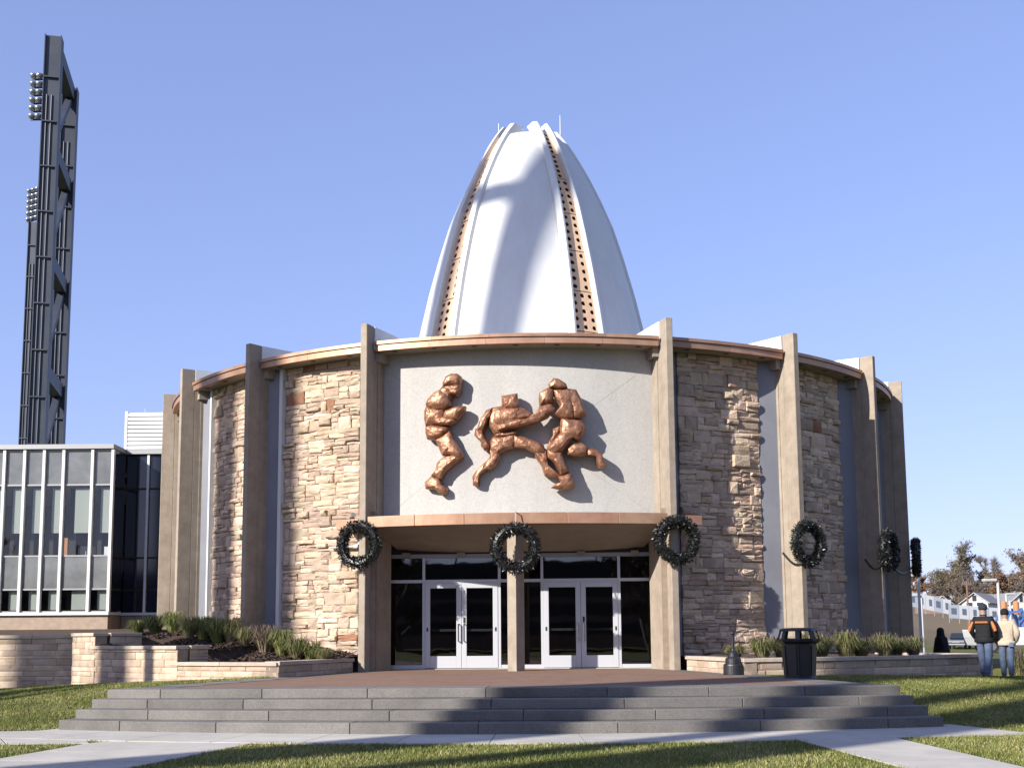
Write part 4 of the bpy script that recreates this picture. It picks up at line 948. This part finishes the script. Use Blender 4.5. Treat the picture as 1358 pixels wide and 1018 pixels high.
# louvred plant screen on the roof
RU = thing('roof_plant_screen', 'white louvred plant screen on the roof of the glass wing', 'vent', (-15, 3.5, 7.25))
m = MB(); m.box(-.75, 3.2, .03, 3, 0, 2.36); m.build('housing', 'white', RU)
for i in range(14):
    z = 0.1+0.162*i; m = MB(); m.hexa([(-.78, -.05, z), (3.2, -.05, z), (3.2, .03, z+.06), (-.78, .03, z+.06), (-.78, -.05, z+.12), (3.2, -.05, z+.12), (3.2, .03, z+.135), (-.78, .03, z+.135)]); m.build('louvre', 'white', RU)
m = MB(); m.box(-.8, -.7, -.07, .0, 0, 2.4); m.build('corner_post', 'white', RU); m = MB(); m.tube([(-.2, .5, 2.36), (-.2, .5, 2.62)], .02, 6); m.build('vent_pipe', 'alugrey', RU)

# ================================================================== stadium light towers
def tower(label, p, q, top, cw=1.15, levels=(0.34, 0.52, 0.70, 0.86), rack=None, rackz=None, z0=-1.2, group='stadium light towers', brace=True, top_beam=True, deep=1.1, nl=2, rw=0.75, rsp=0.62, rtilt=0.0, roff=0.6):
    """two box columns p, q joined by level beams and diagonals"""
    T = thing('stadium_light_tower', label, 'light tower', (p[0], p[1], z0), 0, group); b_ = Vector((p[0], p[1], z0))
    P_, Q_ = Vector((0, 0, 0)), Vector((q[0]-p[0], q[1]-p[1], 0)); d = Q_.normalized(); sd = Vector((d.y, -d.x, 0)); H = top-z0
    for c in (P_, Q_):
        m = MB(); h = cw/2
        def loop(s, k): return [c+d*(-h*k)+sd*(-h*s), c+d*(h*k)+sd*(-h*s), c+d*(h*k)+sd*(h*s), c+d*(-h*k)+sd*(h*s)]
        m.prism([tuple(v[:2]) for v in [c-d*h*.72-sd*h*.96, c+d*h*.72-sd*h*.96, c+d*h*.72+sd*h*.96, c-d*h*.72+sd*h*.96]], 0, H-0.02)
        for s in (-1, 1): m.prism([tuple(v[:2]) for v in [c-d*h+sd*h*(s-.06), c+d*h+sd*h*(s-.06), c+d*h+sd*h*(s+.06), c-d*h+sd*h*(s+.06)]], 0, H)
        co = m.build('column', 'blue_steel', T)
        for i in range(int(H/3.4)):
            z = 2+3.4*i; m = MB(); m.prism([tuple(v[:2]) for v in [c-d*h*1.02-sd*h*.93, c-d*h*.3-sd*h*.93, c-d*h*.3+sd*h*.93, c-d*h*1.02+sd*h*.93]], z, z+0.10); m.build('stiffener', 'blue_steel', co)
        for off in (-0.25, 0.05):
            m = MB(); m.tube([c-d*h*.8+sd*cw*off, c-d*h*.8+sd*cw*off+Vector((0, 0, H*0.9))], 0.05, 6); m.build('conduit_pipe', 'blue_steel', co)
    zs = [H*l for l in levels]+([H-0.6] if top_beam else [])
    for i, z in enumerate(zs):
        m = MB(); m.beam(P_+d*cw*.5+Vector((0, 0, z)), Q_-d*cw*.5+Vector((0, 0, z)), cw*0.7, deep); m.build('cross_beam', 'blue_steel', T)
        if i and brace: m = MB(); m.beam(P_+d*cw*.5+Vector((0, 0, zs[i-1]+.5)), Q_-d*cw*.5+Vector((0, 0, z-.6)), cw*0.42, 0.45); m.build('diagonal_brace', 'blue_steel', T)
    if rack is not None:
        ro = Vector(rack); m = MB(); nz, nx = 6, 4
        zc = H-rackz
        for i in range(nz):
            zr = zc-i*rsp; pa = P_+ro*roff+Vector((0, 0, zr)); pb = P_+ro*(roff+.15+rw)+Vector((0, 0, zr-rtilt))
            m = MB(); m.beam(P_+Vector((0, 0, zr)) if roff > 0 else pa, pb, 0.10); m.build('rack_bar', 'blue_steel', T)
            for k in range(nl):
                lp = pa.lerp(pb, (k+0.5)/nl); m = MB(); m.lathe([(.05, -.13), (.16, -.07), (.26, .09), (.27, .22), (.08, .27)], 10, tuple(lp+Vector((0, -0.35, 0)))); m.build('lamp', 'lampm', T, smooth=True)
    return T
tower('dark blue steel stadium light tower with two braced columns rising behind the glass wing', (-34.7, 39.4), (-36.65, 47.4), 44.9, 1.1, (0.30, 0.46, 0.64, 0.82), rack=(-1, 0, 0), rackz=3.2)
tower('farther stadium light tower with a round lamp cluster, mostly hidden behind the nearer tower', (-51.35, 75.4), (-52.3, 84), 44.2, 1.1, (0.55, 0.72, 0.86), rack=(1, 0.0, 0), rackz=-3.2, nl=4, rw=1.6, rsp=.62, rtilt=-0.5, roff=-.9)
# the same towers stand on the near side of the grounds, behind the viewer; their shadows cross steps, lawn and dome
u = Vector((math.sin(rad(SUN_AZ)), math.cos(rad(SUN_AZ)), 0))
s1 = Vector((0.42, -21.55, 0))-u*37; s2 = Vector((4.95, -23.0, 0))-u*37
tower('braced steel light tower whose shadow falls across the entrance steps', (s1.x, s1.y), (s2.x, s2.y), 25.2, 1.25, (), z0=G0, brace=False, top_beam=True, deep=.35)
s3 = s1.lerp(s2, .60); MS = thing('floodlight_mast', 'single steel floodlight mast between the columns of the light tower', 'light tower', (s3.x, s3.y, G0)); m = MB(); m.tube([(0, 0, 0), (0, 0, 24)], [.38, .34], 12); m.build('mast', 'blue_steel', MS); m = MB(); m.lathe([(.6, 24), (.7, 24.5), (.2, 24.8)], 12); m.build('lamp_ring', 'lampm', MS)
d1 = Vector((-0.95, -3.9, 0))-u*58; d2 = Vector((-3.9, -2.9, 0))-u*58
tower('braced steel light tower whose shadow falls on the white dome', (d1.x, d1.y), (d2.x, d2.y), 48.2, 0.98, (0.3, 0.948), z0=G0, brace=False, top_beam=False, deep=0.75)
# lamp post out to the side whose thin shadow crosses the planter
c_ = Vector(pw(16.2, -31.9, 0))-u*13
LPt = thing('path_lamp', 'tall dark path lamp post standing on the lawn by the garden wall', 'street lamp', (c_.x, c_.y, G0))
m = MB(); m.tube([(0, 0, -0.05), (0, 0, 8.5)], [.2, .17], 12); m.build('post', 'blue_steel', LPt); m = MB(); m.lathe([(.25, 8.5), (.3, 8.6), (.05, 9.1)], 12); m.build('lantern', 'lampm', LPt)

# ================================================================== people
def skinned(name, J, E_, R_, root, mats, face_fn, parent=None, sub=2):
    names = list(J); me = bpy.data.meshes.new(name); me.from_pydata([J[n] for n in names], [(names.index(a), names.index(b)) for a, b in E_], []); me.update()
    o = bpy.data.objects.new(name, me); COL.objects.link(o)
    sk = o.modifiers.new('skin', 'SKIN'); sk.use_smooth_shade = True
    if not me.skin_vertices: 
        bpy.context.view_layer.objects.active = o
    for i, n in enumerate(names):
        v = me.skin_vertices[0].data[i]; r = R_[n]; v.radius = r if isinstance(r, tuple) else (r, r); v.use_root = n == root
    ss = o.modifiers.new('sub', 'SUBSURF'); ss.levels = sub; ss.render_levels = sub
    dg = bpy.context.evaluated_depsgraph_get(); m2 = bpy.data.meshes.new_from_object(o.evaluated_get(dg)); bpy.data.objects.remove(o)
    m2.name = name; m2.materials.clear()
    for k in mats: m2.materials.append(MT[k])
    for p in m2.polygons: p.material_index = face_fn(p.center); p.use_smooth = True
    return link(name, m2, parent)
def walker(label, loc, rz, H, mats, hatm, shoe, cap=False, step=0.17, group='visitors'):
    T = thing('person', label, 'person', loc, rz); k = H/1.80
    J = {'pelvis': (0, 0, .95), 'waist': (0, .01, 1.10), 'chest': (0, .0, 1.30), 'neck0': (0, .0, 1.46), 'neck': (0, .02, 1.53), 'head': (0, .035, 1.63), 'crown': (0, .03, 1.74),
         'shL': (-.19, 0, 1.42), 'elL': (-.29, -.07, 1.16), 'wrL': (-.245, .10, .98), 'haL': (-.20, .15, .92), 'shR': (.19, 0, 1.42), 'elR': (.29, -.07, 1.16), 'wrR': (.245, .10, .98), 'haR': (.20, .15, .92),
         'hiL': (-.10, 0, .90), 'knL': (-.10, step*.6, .50), 'anL': (-.09, step*.5, .10), 'toL': (-.10, step*.5+.15, .045), 'hiR': (.10, 0, .90), 'knR': (.09, .02-step*.15, .50), 'anR': (.085, -step, .12), 'toR': (.09, -step+.14, .045)}
    E_ = [('pelvis', 'waist'), ('waist', 'chest'), ('chest', 'neck0'), ('neck0', 'neck'), ('neck', 'head'), ('head', 'crown'), ('chest', 'shL'), ('shL', 'elL'), ('elL', 'wrL'), ('wrL', 'haL'), ('chest', 'shR'), ('shR', 'elR'), ('elR', 'wrR'), ('wrR', 'haR'),
          ('pelvis', 'hiL'), ('hiL', 'knL'), ('knL', 'anL'), ('anL', 'toL'), ('pelvis', 'hiR'), ('hiR', 'knR'), ('knR', 'anR'), ('anR', 'toR')]
    R_ = {'pelvis': (.20, .15), 'waist': (.215, .16), 'chest': (.20, .15), 'neck0': (.10, .10), 'neck': .062, 'head': (.085, .10), 'crown': (.07, .085), 'shL': .10, 'elL': .078, 'wrL': .06, 'haL': .05, 'shR': .10, 'elR': .078, 'wrR': .06, 'haR': .05,
          'hiL': .12, 'knL': .09, 'anL': .072, 'toL': .05, 'hiR': .12, 'knR': .09, 'anR': .072, 'toR': .05}
    J = {n: tuple(c*k for c in v) for n, v in J.items()}; R_ = {n: (tuple(c*k for c in v) if isinstance(v, tuple) else v*k) for n, v in R_.items()}
    def ff(c):
        z = c.z/k
        if z > 1.50: return 2
        if z < 0.085: return 3
        if z < 0.885 and abs(c.x) < .27*k: return 1
        return 0
    skinned('body', J, E_, R_, 'pelvis', mats+['skin', shoe], ff, T)
    m = MB(); hz = [(.101, 1.655), (.107, 1.68), (.107, 1.72), (.098, 1.765), (.07, 1.80), (.02, 1.822)]
    m.lathe([(r*k, z*k) for r, z in hz], 20, (0, .03*k, 0)); ho = m.build('cap' if cap else 'knit_hat', hatm, T, smooth=True)
    if cap: m = MB(); m.tube([(.02*k, .09*k, 1.69*k), (.03*k, .21*k, 1.675*k)], [.085*k, .05*k], 8); m.build('cap_peak', hatm, ho)
    m = MB(); m.lathe([(.085*k, 1.46*k), (.078*k, 1.53*k), (.07*k, 1.54*k)], 16, (0, .012*k, 0)); m.build('collar', mats[0], T, smooth=True)
    m = MB(); m.lathe([(.222*k, .855*k), (.232*k, .87*k), (.235*k, .93*k), (.225*k, .97*k)], 20); o = m.build('jacket_hem', mats[0], T, smooth=True); o.scale = (1, .78, 1)
    return T, k
def zat(x, y): r = math.hypot(x, y); return ground_z(r, math.degrees(math.atan2(x, -y)-EPS))
pth = lambda px, y, z: ony(px, 897, y)
q1 = ony(1308, 897, -13.1); q2 = ony(1337, 897, -13.1); q1[2] = zat(q1[0], q1[1]); q2[2] = zat(q2[0], q2[1])
T, k = walker('person in black orange trimmed jacket, knit hat and jeans walking past the planter', (q1[0], q1[1], q1[2]-.005), rad(-38), 1.72, ['jacket', 'jeans'], 'knit', 'shoe')
m = MB()
for i in range(9): m.box((-.145+i*.033)*k, (-.118+i*.033)*k, -.172*k, -.145*k, 1.335*k, 1.37*k)
m.box(-.155*k, .165*k, -.166*k, -.14*k, 1.327*k, 1.333*k); m.build('back_lettering', 'orange', T)
for s in (-1, 1): m = MB(); m.tube([(s*.225*k, -.085*k, 1.36*k), (s*.285*k, -.115*k, 1.22*k), (s*.315*k, -.12*k, 1.13*k)], [.028*k, .045*k, .035*k], 8); m.build('sleeve_stripe', 'orange', T)
T2_, k = walker('person in tan sweater, dark cap and faded jeans walking beside the black jacket', (q2[0], q2[1], q2[2]-.005), rad(-22), 1.62, ['tan', 'jeans'], 'jacket', 'shoe', cap=True, step=.13)
m = MB(); m.box(.05*k, .17*k, -.172*k, -.158*k, .82*k, .93*k); m.build('back_pocket', 'jeans', T2_)
q3 = ony(1249, 866, 0.4); T3, k = walker('person in dark hooded coat standing beyond the long low planter', (q3[0], q3[1], -.62), rad(70), 1.62, ['jacket', 'jacket'], 'jacket', 'darkshoe')
m = MB(); m.lathe([(.14, 1.28), (.15, 1.34), (.13, 1.46), (.125, 1.56), (.09, 1.635), (.02, 1.66)], 12, (0, .01, 0)); m.build('hood', 'jacket', T3, smooth=True)
m = MB(); m.lathe([(.30, .45), (.29, .8), (.24, 1.1), (.2, 1.3), (.1, 1.4)], 16); m.build('coat', 'jacket', T3, smooth=True)

# ================================================================== background to the right
def at(px, py, dist): return ony(px, py, dist-40.6)      # point under a pixel at a given distance in front
# lamp posts
def lamp_post(label, px, ytop, dist, h=None, arm=-1, w_=0.11):
    P = at(px, ytop, dist); zg = zat(P[0], P[1]); t = thing('street_lamp', label, 'street lamp', (P[0], P[1], zg)); H = P[2]-zg
    m = MB(); m.tube([(0, 0, 0), (0, 0, H)], [w_*1.15, w_], 8); m.build('post', 'lightpole', t)
    m = MB(); m.beam((0, 0, H), (arm*.75, 0, H+.02), .12); m.build('arm', 'lightpole', t); m = MB(); m.box(arm*.45-.45, arm*.45+.35, -.2, .2, H-.03, H+.14); m.build('lamp_head', 'lightpole', t, bevel=.04)
lamp_post('pale street lamp with a flat arm behind the two walkers', 1323, 770, 70, w_=.085)
lamp_post('tall pale lamp post just beyond the farthest fin', 1217.5, 764, 62, arm=-1, w_=.08)
lamp_post('shorter thin pale lamp post beside the tall one beyond the farthest fin', 1221.5, 790, 75, arm=-1, w_=.07)
lamp_post('distant pale lamp with flat head in front of the white gables', 1334, 788, 110, arm=1, w_=.1)
# utility pole
P = at(1282, 773, 165); zg = zat(P[0], P[1]); t = thing('utility_pole', 'wooden utility pole with a crossarm before the white house', 'utility pole', (P[0], P[1], zg)); H = P[2]-zg
m = MB(); m.tube([(0, 0, 0), (0, 0, H+.3)], [.2, .13], 8); m.build('pole', 'wood', t); m = MB(); m.box(-.65, .65, -.1, .1, H-.25, H+.0); m.build('crossarm', 'wood', t)
for s in (-.55, -.25, .25, .55): m = MB(); m.lathe([(.06, H), (.07, H+.12), (.03, H+.2)], 8, (s, 0, 0)); m.build('insulator', 'lampm', t)
# banner fences
def fence(label, pa, pb, n, h):
    A, B_ = Vector(pa), Vector(pb); t = thing('banner_fence', label, 'fence', tuple(A))
    for i in range(n+1):
        p = (B_-A)*(i/n); m = MB(); m.tube([p-Vector((0, 0, .6)), p+Vector((0, 0, h+.1))], .05, 6); m.build('fence_post', 'alugrey', t)
    for i in range(n):
        p = (B_-A)*((i+.02)/n); q = (B_-A)*((i+.98)/n); m = MB(); nn_ = Vector((0, -.06, 0))
        m.add([p+nn_, q+nn_, q+nn_+Vector((0, 0, h)), p+nn_+Vector((0, 0, h)), p+nn_*.3, q+nn_*.3, q+nn_*.3+Vector((0, 0, h)), p+nn_*.3+Vector((0, 0, h))], [(0, 1, 2, 3), (7, 6, 5, 4), (0, 4, 5, 1), (3, 2, 6, 7), (1, 5, 6, 2), (0, 3, 7, 4)]); bo = m.build('banner', 'banner' if i % 3 else 'banner2', t)
        a0 = p.lerp(q, .2+.1*(i % 3)); b0 = p.lerp(q, .75); m = MB(); m.add([a0+nn_*1.4+Vector((0, 0, h*.3)), b0+nn_*1.4+Vector((0, 0, h*.3)), b0+nn_*1.4+Vector((0, 0, h*.75)), a0+nn_*1.4+Vector((0, 0, h*.75))], [(0, 1, 2, 3)]); m.build('banner_print', 'print', bo)
fa = at(1205, 803, 150); fb = at(1262, 815, 150); fence('white and blue printed banner fence climbing the far bank behind the lamp posts', fa, fb, 5, 1.9)
fc = at(1259, 819, 146); fd = at(1352, 826, 146); fence('pale printed banner fence on the bank in front of the white house', fc, fd, 7, 1.7)
# bank under the banners: worn grass
# houses
def house(label, px0, px1, pybase, pyeave, pyridge, dist, wallm, roofm, depth=9, gable_front=True, windows=(), rz=0):
    A = at(px0, pybase, dist); C_ = at(px1, pybase, dist); e = at(px0, pyeave, dist)[2]; rgd = at((px0+px1)/2, pyridge, dist)[2]
    zb = min(A[2], zat(A[0], A[1]))-.3; wv = C_[0]-A[0]; t = thing('house', label, 'house', (A[0], A[1], zb), rz); he, hr = e-zb, rgd-zb
    m = MB(); m.box(0, wv, 0, depth, 0, he)
    if gable_front: m.add([(0, 0, he), (wv, 0, he), (wv/2, 0, hr), (0, depth, he), (wv, depth, he), (wv/2, depth, hr)], [(0, 1, 2), (3, 5, 4), (0, 2, 5, 3), (1, 4, 5, 2)])
    m.build('wall', wallm, t)
    R2 = MB(); o_ = .35; th = .18
    if gable_front:
        for s in (0, 1):
            x0 = -o_ if s == 0 else wv+o_; z0 = he-(hr-he)*o_/(wv/2)
            R2 = MB(); R2.hexa([(x0, -o_, z0+.04), (wv/2, -o_, hr+.04), (wv/2, depth+o_, hr+.04), (x0, depth+o_, z0+.04), (x0, -o_, z0+th), (wv/2, -o_, hr+th+.04), (wv/2, depth+o_, hr+th+.04), (x0, depth+o_, z0+th)]); R2.build('roof', roofm, t)
            m = MB(); m.beam((x0, -o_-.03, z0+.1), (wv/2, -o_-.03, hr+.13), .06, .3, up=(0, -1, 0)); m.build('barge_board', 'siding', t)
    else:
        for s in (0, 1):
            y0 = -o_ if s == 0 else depth+o_
            R2 = MB(); R2.hexa([(-o_, y0, he-.05), (wv+o_, y0, he-.05), (wv+o_, depth/2, hr), (-o_, depth/2, hr), (-o_, y0, he+th), (wv+o_, y0, he+th), (wv+o_, depth/2, hr+th), (-o_, depth/2, hr+th)]); R2.build('roof', roofm, t)
    for (fx, fz, ww, hh) in windows:
        x = wv*fx; z = hr*fz; f = MB(); f.box(x-ww/2, x+ww/2, -.08, .02, z-hh/2, z+hh/2); fo = f.build('window', 'siding', t); p = MB(); p.box(x-ww/2+.1, x+ww/2-.1, -.1, -.081, z-hh/2+.1, z+hh/2-.1); p.build('pane', 'carglass', fo)
    return t
house('white gabled house with grey roof behind the banner fence', 1276, 1309, 812, 799, 787, 196, 'siding', 'greyroof', 13, True, ((.5, .78, .9, 1.2), (.3, .5, 1.2, .8), (.7, .5, 1.2, .8)), rz=rad(-32))
house('low grey roofed wing with a blue window next to the white gabled house', 1303, 1328, 812, 803, 791, 206, 'siding', 'greyroof', 12, False, ((.72, .4, 1.6, 1.6),))
house('second white house with slanting roof edge behind the street lamp', 1309, 1330, 812, 800, 787, 212, 'siding', 'greyroof', 10, False)
house('white gable end of the house behind the orange drums', 1338, 1372, 812, 800, 786, 205, 'siding', 'greyroof', 12, True, ((.5, .75, .8, 1.4),))
house('small brown brick cottage with white gable trim on the bank', 1236, 1262, 806, 800, 791, 205, 'brickhouse', 'brickhouse', 9, True, ((.5, .72, 1.0, 1.2),))
# vehicles
def wheels(t, xs_, yw, r=.4):
    for x in xs_:
        for y in yw:
            m = MB(); m.tube([(x, y-.13, r), (x, y+.13, r)], r, 16); wo = m.build('wheel', 'tyre', t); m = MB(); m.tube([(x, y-.15, r), (x, y+.15, r)], r*.58, 12); m.build('rim', 'lampm', wo)
P = at(1273, 861, 132); t = thing('pickup_truck', 'dark navy pickup truck parked on the road beyond the planter', 'truck', (P[0], P[1], zat(P[0], P[1])+.02), rad(-118))
def sect(m, prof_, y0, y1, ins=0.0):
    n = len(prof_); m.add([(x, y0, z) for x, z in prof_]+[(x, y1, z) for x, z in prof_], [tuple(range(n)), tuple(range(2*n-1, n-1, -1))]+[(i, i+n, (i+1) % n+n, (i+1) % n) for i in range(n)])
m = MB(); sect(m, [(-2.6, .5), (2.5, .45), (2.62, .7), (2.6, 1.05), (1.4, 1.18), (-2.62, 1.2)], -.95, .95); m.build('body', 'navycar', t, bevel=.08)
m = MB(); m.hexa([(-.9, -.88, 1.18), (1.35, -.88, 1.18), (1.35, .88, 1.18), (-.9, .88, 1.18), (-.7, -.72, 1.82), (.65, -.72, 1.82), (.65, .72, 1.82), (-.7, .72, 1.82)]); m.build('cab', 'navycar', t, bevel=.06)
m = MB(); m.hexa([(.72, -.7, 1.78), (1.36, -.82, 1.2), (1.36, .82, 1.2), (.72, .7, 1.78), (.74, -.7, 1.8), (1.40, -.82, 1.22), (1.40, .82, 1.22), (.74, .7, 1.8)]); m.build('windscreen', 'carglass', t)
for s in (-1, 1):
    m = MB(); m.hexa([(-.7, s*.86, 1.24), (1.1, s*.86, 1.24), (1.1, s*.9, 1.24), (-.7, s*.9, 1.24), (-.6, s*.74, 1.74), (.6, s*.74, 1.74), (.6, s*.78, 1.74), (-.6, s*.78, 1.74)]); m.build('side_window', 'carglass', t)
    m = MB(); m.box(2.55, 2.66, s*.62-.2, s*.62+.2, .78, .98); m.build('headlight', 'lampm', t)
m = MB(); m.box(2.58, 2.70, -.4, .4, .72, .98); m.build('grille', 'lampm', t); m = MB(); m.box(2.5, 2.76, -.95, .95, .45, .62); m.build('bumper', 'lampm', t, bevel=.04)
wheels(t, (-1.65, 1.65), (-.85, .85))
P = at(1284, 860, 88); zt = zat(P[0], P[1])
t = thing('utility_truck', 'white and blue work truck with orange drums on a blue frame behind the walkers', 'truck', (P[0], P[1], zt))
m = MB(); sect(m, [(.35, .55), (6.8, .55), (6.8, 1.25), (2.8, 1.45), (0, 1.75), (.1, 1.2)], -1.1, 1.1); m.build('body', 'whitecar', t, bevel=.06)
m = MB(); m.box(3.9, 6.7, -1.12, 1.12, 1.3, 1.9); m.build('cab_door', 'whitecar', t, bevel=.05)
m = MB(); m.hexa([(4.2, -1.05, 1.9), (6.7, -1.05, 1.9), (6.7, 1.05, 1.9), (4.2, 1.05, 1.9), (4.3, -.95, 2.75), (6.7, -.95, 2.75), (6.7, .95, 2.75), (4.3, .95, 2.75)]); m.build('cab', 'bluepaint', t, bevel=.06)
m = MB(); m.box(4.55, 6.5, -1.09, -1.03, 2.0, 2.5); m.build('side_window', 'carglass', t)
for s in (-.8, .8): m = MB(); m.beam((2.0, s, 1.5), (3.0, s, 3.1), .22); m.beam((4.35, s, 1.9), (3.75, s, 3.3), .22); m.build('frame_leg', 'bluepaint', t)
m = MB(); m.beam((3.0, -.9, 3.0), (3.8, -.9, 3.1), .16); m.build('frame_bar', 'bluepaint', t)
m = MB(); m.tube([(3.32, 0, 1.5), (3.32, 0, 3.9)], .09, 8); m.build('mast', 'lightpole', t)
for x in (2.86, 3.78): m = MB(); m.lathe([(.16, 2.85), (.22, 2.95), (.22, 3.75), (.16, 3.85)], 14, (x, 0, 0)); m.build('drum', 'orangedrum', t)
wheels(t, (1.4, 5.6), (-1.0, 1.0), .48)

# trees
def tree(name, label, px, pytop, dist, spread, leafm, seed, leaf_n, twig_n, leaf=0.22, group='bare late autumn trees beyond the houses', trunk_r=.35, low=0.25):
    q = np.random.default_rng(seed); P = at(px, pytop, dist); zg = zat(P[0], P[1]); H = P[2]-zg; t = thing(name, label, 'tree', (P[0], P[1], zg-.1), 0, group)
    rr = random.Random(seed); m = MB(); ends = []
    def grow(p, d, L, r_, lev):
        k = 3; pts = [p]
        for i in range(k): d = (d+Vector((rr.gauss(0, .12), rr.gauss(0, .12), rr.gauss(.04, .08)))).normalized(); pts.append(pts[-1]+d*L/k)
        m.tube(pts, [r_, r_*.85, r_*.7, r_*.5], 5 if lev < 2 else 3, cap=False); ends.extend(pts[1:] if lev >= 2 else [])
        if lev < 4:
            for i in range(rr.choice((3, 4)) if lev else 6):
                b_ = pts[rr.choice((1, 2, 3))] if lev else pts[0].lerp(pts[-1], low+(1-low)*i/5); a = rr.uniform(0, 6.28); sp = rr.uniform(.5, 1.0)*spread
                nd = (d*0.8+Vector((math.cos(a)*sp, math.sin(a)*sp, rr.uniform(.0, .5)))).normalized(); grow(b_, nd, L*(.42 if lev == 0 else .62)*rr.uniform(.75, 1.2), r_*.5, lev+1)
    grow(Vector((0, 0, 0)), Vector((0, 0, 1)), H*.62, trunk_r, 0)
    zmax = max(e.z for e in ends); f = H/zmax
    m.v = [(x, y, z*f) for x, y, z in m.v]; m.build('trunk', 'bark', t)
    E_ = np.array([tuple(e) for e in ends]); E_[:, 2] *= f
    c = E_[q.integers(0, len(E_), twig_n)]; d = q.normal(0, 1, (twig_n, 3)); d[:, 2] = np.abs(d[:, 2])*.8; d /= np.linalg.norm(d, axis=1)[:, None]; L = q.uniform(.6, 1.6, twig_n)[:, None]*H/16
    s = np.cross(d, [0, 1, .1]); s /= np.linalg.norm(s, axis=1)[:, None]; wv = .024*H/16
    V = np.stack([c-s*wv, c+s*wv, c+d*L], 1); link('twigs', fast_mesh('twigs', V.reshape(-1, 3), np.arange(3*twig_n).reshape(-1, 3), 'twig'), t)
    if leaf_n:
        c = E_[q.integers(0, len(E_), leaf_n)]+q.normal(0, .45*H/16, (leaf_n, 3)); d = q.normal(0, 1, (leaf_n, 3)); d /= np.linalg.norm(d, axis=1)[:, None]; s = np.cross(d, q.normal(0, 1, (leaf_n, 3))); s /= np.linalg.norm(s, axis=1)[:, None]
        l = leaf*q.uniform(.5, 1.2, leaf_n)[:, None]; V = np.stack([c-d*l-s*l*.5, c+d*l-s*l*.5, c+d*l+s*l*.5, c-d*l+s*l*.5], 1)
        link('crown', fast_mesh('crown', V.reshape(-1, 3), np.arange(4*leaf_n).reshape(-1, 4), leafm), t)
tree('bare_tree', 'tall broad tree with thin grey brown leaves above the brick cottage', 1262, 720, 240, .95, 'leafgreen', 1, 3800, 5000, .2)
tree('bare_tree', 'wide leafless grey tree just behind the brick cottage', 1272, 752, 226, 1.1, 'twig', 2, 600, 6000, .15, low=.15)
tree('bare_tree', 'tree with dense brown and olive leaves behind the white gable', 1345, 727, 238, 1.0, 'leafbrown', 3, 5200, 5000, .2)
tree('bare_tree', 'small leafless twiggy tree between the two tall leafy trees', 1305, 735, 250, .7, 'twig', 4, 0, 4500, .15)
tree('bare_tree', 'low rust coloured tree beyond the farthest fin', 1219, 757, 215, 1.1, 'leaforange', 5, 3000, 4000, .2)
tree('bare_tree', 'rust brown bushy tree behind the second white house', 1325, 758, 232, 1.2, 'leaforange', 6, 3000, 4000, .2, low=.15)
tree('bare_tree', 'low grey leafless thicket tree beside the rust coloured tree', 1240, 765, 225, 1.2, 'twig', 7, 500, 6000, .16, low=.1)
tree('bare_tree', 'low grey leafless thicket tree behind the white gabled house', 1295, 762, 235, 1.2, 'twig', 8, 500, 6000, .16, low=.1)
tree('bare_tree', 'brown leafed tree at the edge of the far wood past the truck', 1375, 735, 236, 1.0, 'leafbrown', 9, 4200, 4500, .2)
tree('bare_tree', 'grey twiggy thicket tree behind the utility truck', 1356, 765, 228, 1.2, 'twig', 10, 800, 6000, .16, low=.1)
tree('bare_tree', 'leafless tree mostly hidden by the round hall, past the rust tree', 1198, 760, 225, 1.1, 'twig', 11, 500, 4000, .16, low=.1)
# shrub at the planter's far end
for i, (px, py, s) in enumerate(((1352, 893, 1.0), (1364, 893, 1.2))):
    P = ony(px, py, -10.8); ornamental((P[0], P[1], P[2]-.05), s*.8, 'low green and brown tuft at the foot of the walkway past the walkers', 'tufts past the walkers', i)

for i, (px, pt, ds) in enumerate(((1226, 764, 238), (1252, 758, 244), (1268, 760, 232), (1284, 756, 246), (1310, 758, 238), (1338, 756, 246), (1362, 758, 240))):
    tree('bare_tree', ['low brown tree at the wood edge past the rust coloured tree', 'low grey twiggy tree behind the brick cottage roof', 'low brown tree rising over the cottage and white house gap', 'low grey twiggy tree over the white gable peak', 'low brown tree over the grey roofed wing', 'low grey twiggy tree behind the orange drums', 'low brown tree past the second white gable'][i], px, pt, ds, 1.25, 'twig' if i % 2 else 'leafbrown', 20+i, 1800, 11000, .2, low=.05)

# ================================================================== what stands behind the viewer (it shows only in the glass)
GS = thing('grandstand', 'long concrete grandstand across the street, seen only mirrored in the glass', 'grandstand', (0, -118, G0))
for i in range(12):
    m = MB(); m.box(-120, 120, -2.0*i-2.0, -2.0*i, 0, 1.6+0.8*i); m.build('seating_tier', 'brickhouse' if i % 3 == 0 else 'asphalt', GS)
m = MB(); m.box(-120, 120, -26, -25, 0, 12); m.build('rear_wall', 'asphalt', GS)
for i in range(25):
    m = MB(); m.tube([(-120+10*i, -25.5, 11), (-120+10*i, -25.5, 16)], .15, 6); m.build('roof_post', 'blue_steel', GS)
first = None
for i, (x, y, h_) in enumerate(((-62, -92, 15), (-40, -98, 13), (-18, -90, 14), (6, -96, 15), (24, -88, 13), (47, -95, 15), (70, -90, 14), (95, -97, 15))):
    t = thing('bare_tree', 'leafless street tree along the road facing the museum', 'tree', (x, y, G0), i*1.3, 'leafless street trees facing the museum')
    if first is None:
        src = [o for o in bpy.data.objects if o.name.startswith('bare_tree') and o.get('label', '').startswith('wide leafless')][0]; first = src
        hs_ = max(v.co.z for c in src.children for v in c.data.vertices)
    t.scale = (h_/hs_,)*3
    for c in first.children: k2 = c.copy(); COL.objects.link(k2); k2.parent = t
